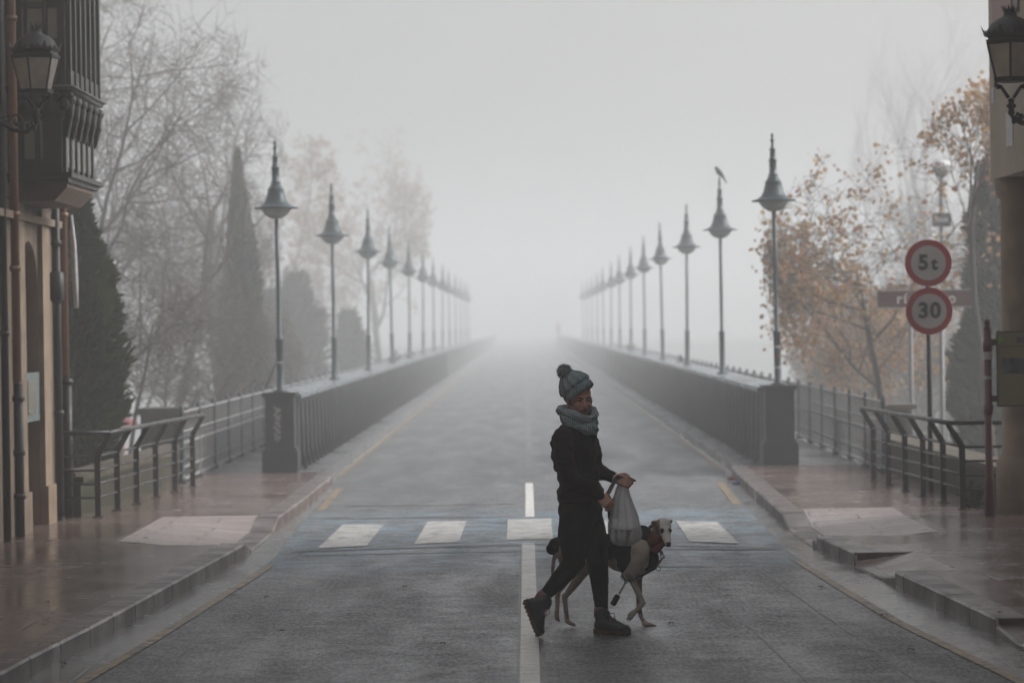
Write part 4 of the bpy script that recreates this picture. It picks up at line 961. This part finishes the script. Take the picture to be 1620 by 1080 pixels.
eyew = mat('eye_white', (.4,.38,.36), .3); iris = mat('iris', (.03,.02,.015), .2); lip = mat('lips', (.26,.08,.065), .5)
for s_ in (-1, 1):
    b = MB(); b.sphere(HL(s_*.029,-.073,.003), (.0125,.012,.0075), 12, 8, HR); e = b.build('eye', eyew, woman, True)
    b = MB(); b.sphere(HL(s_*.029+.003,-.081,.003), (.0058,.005,.006), 10, 8, HR); b.build('iris', iris, e, True)
    b = MB(); b.tube([HL(s_*.014,-.088,.019), HL(s_*.03,-.085,.024), HL(s_*.046,-.072,.02)], [.003,.004,.0025], 6); b.build('eyebrow', M['brown'], woman, True)
    b = MB(); b.tube([HL(s_*.017,-.083,.009), HL(s_*.03,-.086,.0125), HL(s_*.042,-.076,.008)], .0035, 6); b.build('eyelid', skin, woman, True)
b = MB(); b.tube([HL(-.022,-.086,-.059), HL(-.008,-.0965,-.0555), HL(0,-.098,-.057), HL(.008,-.0965,-.0555), HL(.022,-.086,-.059)], [.003,.0055,.006,.0055,.003], 8); b.tube([HL(-.018,-.087,-.064), HL(0,-.097,-.0665), HL(.018,-.087,-.064)], [.003,.0065,.003], 8); b.build('lips', lip, woman, True)
b = MB(); b.sphere(HL(-.086,-.004,-.042), .008, 10, 8); b.build('earring', M['paper'], woman, True)
sdf('hair', [('e', HL(0,.03,.03), (.079,.08,.09), HR), ('c', [HL(-.068,.01,.01), HL(-.07,.02,-.03)], [.014,.01]), ('c', [HL(.068,.01,.01), HL(.07,.02,-.03)], [.014,.01])], mat('dark_hair', (.03,.018,.012), .6), woman, .008, 2)
# hat
hb, ht = P(914.5, 618, 0), P(893.5, 589, 0); ax = (ht-hb+V((0,.02,0))).normalized(); q = ax.to_track_quat('Z', 'Y').to_matrix()
b = MB(); nn = 72; prof = [(.094,-.028),(.101,-.024),(.103,0),(.1,.024),(.094,.027),(.102,.032),(.103,.045),(.094,.07),(.08,.094),(.062,.116),(.044,.132),(.022,.142),(.002,.145)]
rows = []
for i, (r_, z_) in enumerate(prof):
    for k in range(nn):
        t = 2*math.pi*k/nn; rr = r_
        if i >= 5: rr += .006*math.sin(t*12)*min(1, r_/.06)+.0035*math.sin(t*24+z_*130)
        else: rr += .003*math.cos(t*36)
        rows.append(hb+q @ V((rr*math.cos(t), rr*1.03*math.sin(t), z_-.002)))
fs = [(i*nn+k, i*nn+(k+1) % nn, (i+1)*nn+(k+1) % nn, (i+1)*nn+k) for i in range(len(prof)-1) for k in range(nn)]
b.add(rows, fs); hat = b.build('hat', kn, woman, True)
pc = P(893, 588, 0); rnd = random.Random(4); b = MB()
b.sphere(pc, .04, 14, 10)
for k in range(2600):
    d = V((rnd.gauss(0,1), rnd.gauss(0,1), rnd.gauss(0,1))).normalized(); o = d.orthogonal().normalized(); o.rotate(Matrix.Rotation(rnd.uniform(0,6), 3, d)); L = rnd.uniform(.046, .062)
    b.add([pc+d*.03-o*.0022, pc+d*.03+o*.0022, pc+d*L+o*rnd.uniform(-.008,.008)], [(0,1,2)])
b.build('pompom', pomm, hat)
# snood: thick folded rolls of knitting
def roll(c, rx, ry, r, tilt, ph, n=64, m=18, lump=.012):
    vs = []; fs = []; E_ = Euler(tilt).to_matrix()
    for i in range(n):
        t = 2*math.pi*i/n; cc = V((rx*math.cos(t), ry*math.sin(t), .012*math.sin(2*t+ph))); rad_ = r*(1+.15*math.sin(3*t+ph)); o = V((math.cos(t), math.sin(t), 0))
        for k in range(m):
            a = 2*math.pi*k/m; w2 = rad_+.0035*math.sin(a*6+t*5)+.004*mnoise.noise(V((t*3, a*2, ph)))
            vs.append(c+E_ @ (cc+o*w2*math.cos(a)+V((0,0,w2*1.15*math.sin(a)))))
    for i in range(n):
        for k in range(m): fs.append((i*m+k, i*m+(k+1) % m, ((i+1) % n)*m+(k+1) % m, ((i+1) % n)*m+k))
    return vs, fs
b = MB()
b.add(*roll(P(913,653,0), .112, .105, .026, (R(14), R(9), 0), 0)); b.add(*roll(P(914,663,0), .098, .1, .033, (R(16), R(20), 0), 1.7)); b.add(*roll(P(921,671,-.02), .078, .085, .034, (R(18), R(26), 0), 3.1))
b.build('snood', kn, woman, True)
# jacket
JM = Matrix.Rotation(R(-20), 3, 'Z')
jp = [('e', P(911,712,0), (.142,.19,.17), JM), ('e', P(909,690,0), (.115,.19,.10), JM), ('e', P(914,748,0), (.138,.17,.16), JM), ('e', P(917,782,0), (.158,.185,.12), JM),
 ('c', [P(882,700,-.10), P(884,735,-.1)], [.055,.05]),
 ('c', [P(890,694,-.16), P(893,735,-.22), P(905,758,-.25), P(943,779,-.21)], [.075,.064,.060,.043]), ('c', [P(936,772,-.215), P(946.5,781,-.205)], [.044,.042]),
 ('c', [P(930,694,.13), P(940,742,.16), P(952,748,.1), P(969,755,.02)], [.07,.062,.052,.037]), ('c', [P(925,672,0), P(932,690,-.03)], [.06,.06])]
me = solid(jp, .009, 6)
for v, nn_ in [(v, v.normal.copy()) for v in me.vertices]:
    p_ = v.co; f = mnoise.fractal(V((p_.x*7, p_.y*7, p_.z*15)), 1, 2, 3)*.012+abs(mnoise.noise(V((p_.x*5+9, p_.y*5, p_.z*20))))*.012
    v.co += nn_*(f-.006)
    hem = P(918, 797, 0).z
    if v.co.z < hem: v.co.z = hem+(v.co.z-hem)*.08
link('jacket', me, jk, woman)
b = MB(); z1 = P(936, 700, 0); 
b.tube([P(944,694,-.09), P(949,722,-.09), P(947,760,-.10), P(948,785,-.11)], .003, 6); b.build('zip', M['black'], woman)
# leggings
lp_ = [('e', P(918,806,0), (.145,.165,.11), JM), ('c', [P(914,812,-.075), P(908,850,-.07), P(909,888,-.06), P(880,922,-.06), P(862,941,-.06)], [.118,.108,.073,.056,.042]),
 ('c', [P(924,812,.07), P(938,855,.07), P(946,890,.07), P(949,925,.06), P(951.5,962,.06)], [.118,.1,.069,.058,.042])]
sdf('leggings', lp_, lg, woman, .009, 6, .004, 14)
sk = mat('marled_sock', (.2,.17,.19), .9, (.2,.06,.08), 45, sx=(.3,.3,2)); up = mat('boot_upper', (.035,.045,.055), .6, (.02,.022,.025), 14, .3, bscale=60); sole = mat('boot_sole', (.13,.06,.03), .7, (.07,.04,.025), 10); lace = mat('boot_lace', (.14,.04,.04), .7); lace2 = mat('dark_lace', (.015,.015,.015), .7)
b = MB(); b.tube([P(864,938,-.06), P(858,945,-.06), P(852,955,-.06)], [.044,.046,.046], 14); b.build('sock', sk, woman, True)
b = MB(); b.tube([P(951,959,.06), P(951,966,.06), P(951,976,.06)], [.044,.047,.046], 14); b.build('sock', sk, woman, True)
def boot(heel, yaw, pitch, lc, back):
    Mx = Matrix.Translation(heel) @ Matrix.Rotation(yaw, 4, 'Z') @ Matrix.Rotation(pitch, 4, 'Y')
    def B(x, y, z): return Mx @ V((x, y, z))
    R3 = Mx.to_3x3()
    o = sdf('boot', [('c',[B(.045,0,.055),B(.05,0,.13)],[.043,.045]),('e',B(.045,0,.05),(.052,.04,.045),R3),('c',[B(.06,0,.075),B(.11,0,.055),B(.17,0,.04)],[.045,.043,.036]),('e',B(.15,.004,.036),(.075,.044,.034),R3),('e',B(.2,.003,.034),(.043,.038,.028),R3),('c',[B(.085,0,.13),B(.075,0,.155)],[.022,.012])], up, woman, .007, 3)
    b = MB(); out = [(-.005,-.02),(-.01,0),(-.005,.02),(.03,.034),(.08,.032),(.13,.042),(.18,.046),(.22,.036),(.245,.01),(.243,-.012),(.21,-.036),(.16,-.042),(.1,-.032),(.03,-.034)]
    vs = [B(x, y, 0) for x, y in out]+[B(x*1.0, y*1.06, .022+(.008 if x < 0 or x > .22 else 0)) for x, y in out]; n = len(out)
    b.add(vs, [tuple(range(n)), tuple(range(2*n-1, n-1, -1))]+[(i, (i+1) % n, n+(i+1) % n, n+i) for i in range(n)])
    for k in range(9): b.box((.005+k*.027, -.033, -.006), (.02+k*.027, .033, .002), Mx)
    b.build('sole', sole, o)
    b = MB()
    for k in range(5):
        x = .09+k*.018; z = .118-k*.012; b.tube([B(x-.004,-.026,z-.02), B(x,0,z+.012), B(x+.006,.026,z-.02)], .003, 5); b.tube([B(x-.004,.026,z-.02), B(x,.0,z+.013), B(x+.006,-.026,z-.02)], .003, 5)
    b.tube([B(.09,-.01,.13), B(.125,-.03,.115), B(.12,-.045,.085)], .003, 5); b.tube([B(.09,.01,.13), B(.13,.01,.13), B(.14,-.0,.09)], .003, 5)
    b.build('laces', lc, o)
q = P(941.5, 1003, .06); q.z = .008; boot(q, R(-22), 0, lace2, 0)
q = P(829, 951, -.06); boot(q+V((.0,0,0)), R(-12), R(69), lace, 1)
# ------------------------------------------------------------------ the bag, its tub and the lead
plm = mat('thin_plastic', (.9,.9,.92), .25); n, l = N(plm); bs = n['Principled BSDF']; bs.inputs['Alpha'].default_value = .8; bs.inputs['Transmission Weight'].default_value = .3
hp = P(984, 765, -.02); root = empty('carrier_bag', hp, 'thin white translucent carrier bag hanging from the woman\'s outstretched hand', 'bag')
prof = [(985,764,5,3),(984,772,8,5),(984,785,12,8),(985,800,16,11),(987,815,20,14),(988,828,23,18),(989,842,25,20),(989,852,24,19),(988,859,19,15),(987,862,8,6)]
b = MB(); nn = 56; vs = []
for i, (cx, cy, rx, ry) in enumerate(prof):
    c = P(cx, cy, .02); s_ = WY/FPX
    for k in range(nn):
        t = 2*math.pi*k/nn; w_ = 1+.16*math.sin(t*7+i*.25)*(1-i/12)+.09*math.sin(t*13+i*.6)+.07*mnoise.noise(V((t*2, i*.7, 3)))
        vs.append(c+V((rx*s_*w_*math.cos(t), ry*s_*w_*math.sin(t), .006*math.sin(t*5+i))))
b.add(vs, [(i*nn+k, i*nn+(k+1) % nn, (i+1)*nn+(k+1) % nn, (i+1)*nn+k) for i in range(len(prof)-1) for k in range(nn)]+[tuple((len(prof)-1)*nn+k for k in range(nn))])
b.build('sack', plm, root, True)
b = MB(); hh_ = hp
for s_ in (-1, 1): b.tube([P(985+s_*3,768,.02), P(984+s_*4,761,.0), P(984,756,-.01), P(980+s_*2,760,.03)], [.011,.008,.007,.009], 8)
b.build('handle_loops', M['sign_white'], root, True)
c = P(989, 846, .02); b = MB(); b.lathe([(.062,-.05),(.07,-.048),(.083,.035),(.088,.037),(.088,.045),(.02,.048)], c, 28); tag(b.build('plastic_tub', M['paper'], None, True), 'round pale plastic tub lying in the bottom of the carrier bag', 'tub')
c = P(971, 806, .1); b = MB(); b.box((c.x-.04, c.y-.02, c.z-.06), (c.x+.035, c.y+.02, c.z+.075)); f = b.build('flat_carton', M['galv'], None); tag(f, 'flat grey carton held behind the carrier bag', 'carton')
strap = mat('black_webbing', (.012,.012,.013), .6)
root = empty('dog_lead', P(962, 775, -.1), 'black webbing lead running from the woman\'s hands to the dog\'s collar and chest ring', 'lead')
def ribbon(b, pts, wd, th, wv):
    pts = [V(p) for p in pts]; w0 = V(wv).normalized(); vs = []
    for i, p in enumerate(pts):
        d = (pts[min(i+1,len(pts)-1)]-pts[max(0,i-1)]).normalized(); w_ = (w0-d*w0.dot(d)).normalized(); n_ = d.cross(w_)
        vs += [p+w_*wd/2+n_*th/2, p-w_*wd/2+n_*th/2, p-w_*wd/2-n_*th/2, p+w_*wd/2-n_*th/2]
    b.add(vs, [(i*4+k, i*4+(k+1) % 4, i*4+4+(k+1) % 4, i*4+4+k) for i in range(len(pts)-1) for k in range(4)]+[(0,1,2,3), tuple(len(vs)-4+k for k in range(4))])
def sm(pts, n=8):
    pts = [V(p) for p in pts]; out = []
    for i in range(len(pts)-1):
        p0, p1, p2, p3 = pts[max(i-1,0)], pts[i], pts[i+1], pts[min(i+2,len(pts)-1)]
        for k in range(n):
            t = k/n; out.append(.5*((2*p1)+(p2-p0)*t+(2*p0-5*p1+4*p2-p3)*t*t+(3*p1-p0-3*p2+p3)*t**3))
    return out+[pts[-1]]
b = MB(); ribbon(b, sm([P(955,792,-.19), P(962,780,-.14), P(968,769,-.08), P(974,758,-.03), P(981,753.5,-.02), P(986,757,-.01)]), .026, .004, (1,-.2,-.3))
ribbon(b, sm([P(955,792,-.19), P(960,800,-.12), P(966,820,.1), P(974,850,.42), P(981,885,.5), P(985,909,.5)]), .016, .003, (1,0,0)); b.build('strap', strap, root)
DY = .5
chrome = mat('chrome', (.35,.35,.36), .25, metal=.9)
b = MB(); ribbon(b, sm([P(1041,893,DY-.1), P(1031,901,DY-.12), P(1013,911,DY-.13), P(1000,917,DY-.13), P(991,917,DY-.12), P(985,911,DY-.1)]), .017, .004, (.3,0,1)); b.build('chest_strap', mat('navy_webbing', (.02,.03,.045), .6), root)
b = MB()
def ring(c, r, t, M3=None):
    pts = [V(c)+V((r*math.cos(a), .0, r*math.sin(a))) for a in [2*math.pi*k/16 for k in range(17)]]; b.tube(pts, t, 6)
ring(P(1041.5,899,DY-.12), .014, .0028); ring(P(986,912,DY-.12), .016, .004); ring(P(991,919,DY-.13), .012, .004); ring(P(1048,880,DY-.12), .012, .003)
b.tube([P(1041,893,DY-.12), P(1044,888,DY-.12), P(1048,882,DY-.12)], [.007,.009,.006], 8); b.tube([P(985,910,DY-.12), P(989,917,DY-.13)], .009, 8)
for k in range(9):
    c = P(989.5-k*1.25, 921+k*2.3, DY-.13); a = R(60); pts = [c+V((.007*math.cos(t)*(.6 if k % 2 else 1), .005*math.sin(t) if k % 2 else 0, .009*math.sin(t))) for t in [2*math.pi*j/8 for j in range(9)]]; b.tube(pts, .002, 5)
b.build('ring_and_chain', chrome, root)
b = MB(); b.tube([P(978,940.5,DY-.13), P(977,942,DY-.13), P(970,955,DY-.13), P(969,957,DY-.13)], [.012,.02,.02,.014], 10); b.build('bag_dispenser', strap, root, True)
# ------------------------------------------------------------------ the dog
def D(px, py, dy=0.): return at(px, py, WY+DY+dy)
fp = D(965, 990); dog = empty('dog', (fp.x, WY+DY, 0), 'pale slender greyhound in a black coat looking at the camera, one forepaw raised', 'dog')
HC = D(1050, 832, -.08); DR = Matrix.Rotation(R(12), 3, 'Z') @ Matrix.Rotation(R(34), 3, 'X')
def DH(x, y, z): return HC+DR @ V((x*1.12, y*1.04, z*1.08))
dp = [('e', D(1005,876,0), (.125,.085,.135)), ('e', D(985,876,0), (.13,.085,.12)), ('c', [D(960,868,0), D(925,866,0)], [.085,.075]), ('e', D(902,869,0), (.1,.08,.09)),
 ('e', D(1022,884,0), (.075,.07,.09)),
 ('c', [D(1012,862,0), D(1030,852,-.01), D(1042,842,-.02), HC+V((-.01,.03,0))], [.085,.066,.054,.046]),
 # head
 ('e', DH(0,.01,0), (.053,.06,.045), DR), ('e', DH(0,-.035,-.006), (.045,.05,.038), DR), ('c', [DH(0,-.05,-.012), DH(0,-.10,-.022), DH(0,-.145,-.028)], [.034,.027,.021]), ('c', [DH(0,-.06,-.034), DH(0,-.125,-.042)], [.02,.012]),
 ('c', [DH(-.036,.02,.012), DH(-.05,.035,.008), DH(-.054,.06,-.012), DH(-.05,.075,-.035)], [.016,.014,.012,.006]), ('c', [DH(.036,.02,.014), DH(.048,.03,.016), DH(.052,.045,.004), DH(.05,.06,-.015)], [.016,.012,.01,.005]),
 # near foreleg, lifted
 ('c', [D(1014,866,-.06), D(1012,885,-.07)], [.06,.055]), ('c', [D(1016,880,-.07), D(998,905,-.075)], [.052,.036]), ('c', [D(995,906,-.075), D(1004,925,-.075), D(1016,951,-.075)], [.034,.022,.019]), ('c', [D(1017,953,-.075), D(1011,961,-.08), D(1001,970,-.085)], [.0215,.0155,.017]),
 ('c', [D(1002,969,-.09), D(997,975,-.095), D(993,979,-.095)], [.017,.015,.010]), ('c', [D(1003,969,-.075), D(999,976,-.075), D(996,980,-.075)], [.016,.013,.009]), ('c', [D(1000,968,-.08), D(995,972,-.08)], [.014,.011]),
 # standing foreleg
 ('c', [D(1018,885,.05), D(1009,912,.05)], [.05,.034]), ('c', [D(1009,912,.05), D(1011,935,.05), D(1011,962,.05)], [.03,.021,.018]), ('c', [D(1011,962,.05), D(1014,975,.05), D(1020,985,.04)], [.019,.014,.016]),
 ('c', [D(1020,985,.035), D(1029,988,.02), D(1036,990,.01)], [.017,.016,.011]), ('c', [D(1021,985,.055), D(1030,988,.045), D(1037,990,.04)], [.015,.014,.010]), ('c', [D(1018,986,.02), D(1025,989,.005)], [.013,.011]),
 # hind legs
 ('c', [D(903,868,-.05), D(915,885,-.06), D(926,897,-.06)], [.085,.07,.045]), ('c', [D(926,898,-.06), D(910,922,-.06), D(894,943,-.06)], [.044,.03,.019]), ('c', [D(893,943,-.06), D(895,962,-.06), D(897,980,-.06)], [.020,.016,.016]),
 ('c', [D(897,982,-.07), D(904,986,-.08), D(909,988,-.08)], [.016,.015,.010]), ('c', [D(897,982,-.05), D(903,985.5,-.05), D(908,988,-.05)], [.015,.014,.010]),
 ('c', [D(895,868,.05), D(898,886,.05), D(905,900,.05)], [.075,.06,.04]), ('c', [D(904,902,.05), D(892,922,.05), D(882,937,.05)], [.038,.026,.018]), ('c', [D(882,937,.05), D(882,955,.05), D(881,968,.05)], [.019,.0145,.015]), ('c', [D(880,968,.05), D(881,977,.04), D(884,981,.04)], [.015,.016,.010]),
 ('c', [D(882,872,0), D(876,885,.01), D(874,905,.01), D(878,925,.0)], [.022,.014,.011,.006])]
me = solid(dp, .0055, 3)
ca_ = me.color_attributes.new('fur', 'FLOAT_COLOR', 'POINT')
white, fawn, dkf, blk = V((.75,.71,.67)), V((.44,.37,.30)), V((.18,.12,.085)), V((.012,.012,.013)); pink = V((.2,.1,.08))
for i, v in enumerate(me.vertices):
    p_ = v.co; hl = DR.transposed() @ (p_-HC); hl = V((hl.x/1.12, hl.y/1.04, hl.z/1.08)); nz = mnoise.noise(p_*14)*.5+mnoise.noise(p_*40)*.25
    c = fawn.lerp(white, max(0, min(1, .45+nz)))
    if p_.x < D(960,0).x: c = dkf.lerp(fawn, max(0, min(1, .8+nz)))
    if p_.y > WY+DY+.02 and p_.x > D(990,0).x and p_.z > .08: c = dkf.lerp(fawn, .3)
    if abs(hl.x) < .12 and hl.y > -.2 and hl.y < .1 and p_.z > D(0,872).z and p_.x > D(1030,0).x:
        c = white.copy()
        if hl.x < -.038+.01*nz and hl.z > -.05: c = dkf.lerp(fawn, .25)
        if abs(hl.x) > .043 and hl.z > .015: c = dkf.lerp(fawn, .4)
        if abs(hl.x) > .022 and hl.y < -.03 and hl.y > -.09: c = c.lerp(fawn, .35)
        if hl.y < -.148: c = blk
        for s_ in (-1, 1):
            if (hl-V((s_*.027,-.06,.014))).length < .016: c = blk.lerp(dkf, .3)
    elif p_.x > D(1018,0).x and p_.z > D(0,872).z: c = dkf.lerp(fawn, max(0, min(1, .4+nz)))
    if p_.z < .035: c = c.lerp(pink, .3)
    ca_.data[i].color = (*c, 1)
fur = mat('fur', (.3,.25,.2), .75, bump=.3, scale=60, bscale=220, spec=.2); n, l = N(fur); at_ = n.new('ShaderNodeVertexColor'); at_.layer_name = 'fur'; l.new(at_.outputs[0], n['Principled BSDF'].inputs['Base Color'])
link('body', me, fur, dog)
for s_ in (-1, 1):
    b = MB(); b.sphere(DH(s_*.0275,-.064,.014), .0088, 12, 8); b.build('eye', mat('dog_eye', (.008,.006,.005), .12), dog, True)
b = MB(); b.sphere(DH(0,-.158,-.024), (.0145,.012,.0125), 12, 8, DR); b.build('nose', mat('wet_nose', (.01,.01,.011), .3), dog, True)
coatm = mat('dog_coat_cloth', (.009,.009,.010), .85, (.014,.014,.016), 20, .3, bscale=150, spec=.15)
cp = [('e', D(978,866,0), (.135,.1,.108)), ('e', D(988,878,0), (.095,.1,.115)), ('c', [D(955,866,0), D(915,864,0)], [.088,.085]), ('e', D(897,862,0), (.105,.09,.065)), ('c', [D(880,860,0), D(873,868,0)], [.05,.04]),
 ('c', [D(1016,862,.0), D(1027,852,-.005)], [.088,.078]), ('e', D(1027,884,-.005), (.07,.085,.088)), ('c', [D(1014,850,0), D(1020,880,.02)], [.085,.08])]
me = solid(cp, .009, 6)
for v, nn_ in [(v, v.normal.copy()) for v in me.vertices]: v.co += nn_*(mnoise.fractal(v.co*14, 1, 2, 3)*.005)
link('coat', me, coatm, dog)
# the foreleg shows through the armhole of the coat
me = solid([('e', D(1012,880,-.075), (.062,.055,.092), Matrix.Rotation(R(-14), 3, 'Y')), ('c', [D(1016,876,-.1), D(998,904,-.1)], [.05,.036])], .006, 3)
ca2 = me.color_attributes.new('fur', 'FLOAT_COLOR', 'POINT')
for i, v in enumerate(me.vertices): ca2.data[i].color = (*fawn.lerp(white, max(0, min(1, .25+mnoise.noise(v.co*16)*.6+(v.co.z-.3)*-.8))), 1)
link('shoulder', me, fur, dog)
sc_ = mat('tartan_scarf', (.18,.025,.02), .85, (.12,.06,.035), 38, sx=(1,1,.6)); b = MB()
b.add(*roll(D(1034,852,-.01), .062, .062, .026, (R(0), R(-38), 0), 1, 40, 12)); b.add(*roll(D(1040,862,-.03), .05, .06, .022, (R(6), R(-30), 0), 2.2, 40, 12)); b.add(*roll(D(1028,846,0), .058, .06, .02, (R(0), R(-50), 0), .4, 40, 12))
b.build('neck_scarf', sc_, dog, True)
b = MB(); b.tube([D(1046,872,-.1), D(1047,876,-.11)], .012, 8); b.sphere(D(1050,881,-.12), .009, 8, 6); b.build('collar_tag', chrome, dog, True)
# ------------------------------------------------------------------ haze
b = MB(); b.box((-405, -70, -8.2), (405, 605, 14)); hz = bpy.data.materials.new('haze'); hz.use_nodes = True; n, l = N(hz); n.remove(n['Principled BSDF'])
pv = n.new('ShaderNodeVolumePrincipled'); pv.inputs['Color'].default_value = (.93,.945,.96,1); pv.inputs['Density'].default_value = HAZE; pv.inputs['Anisotropy'].default_value = .25
l.new(pv.outputs[0], n['Material Output'].inputs['Volume'])
tag(b.build('haze', hz), kind='stuff')
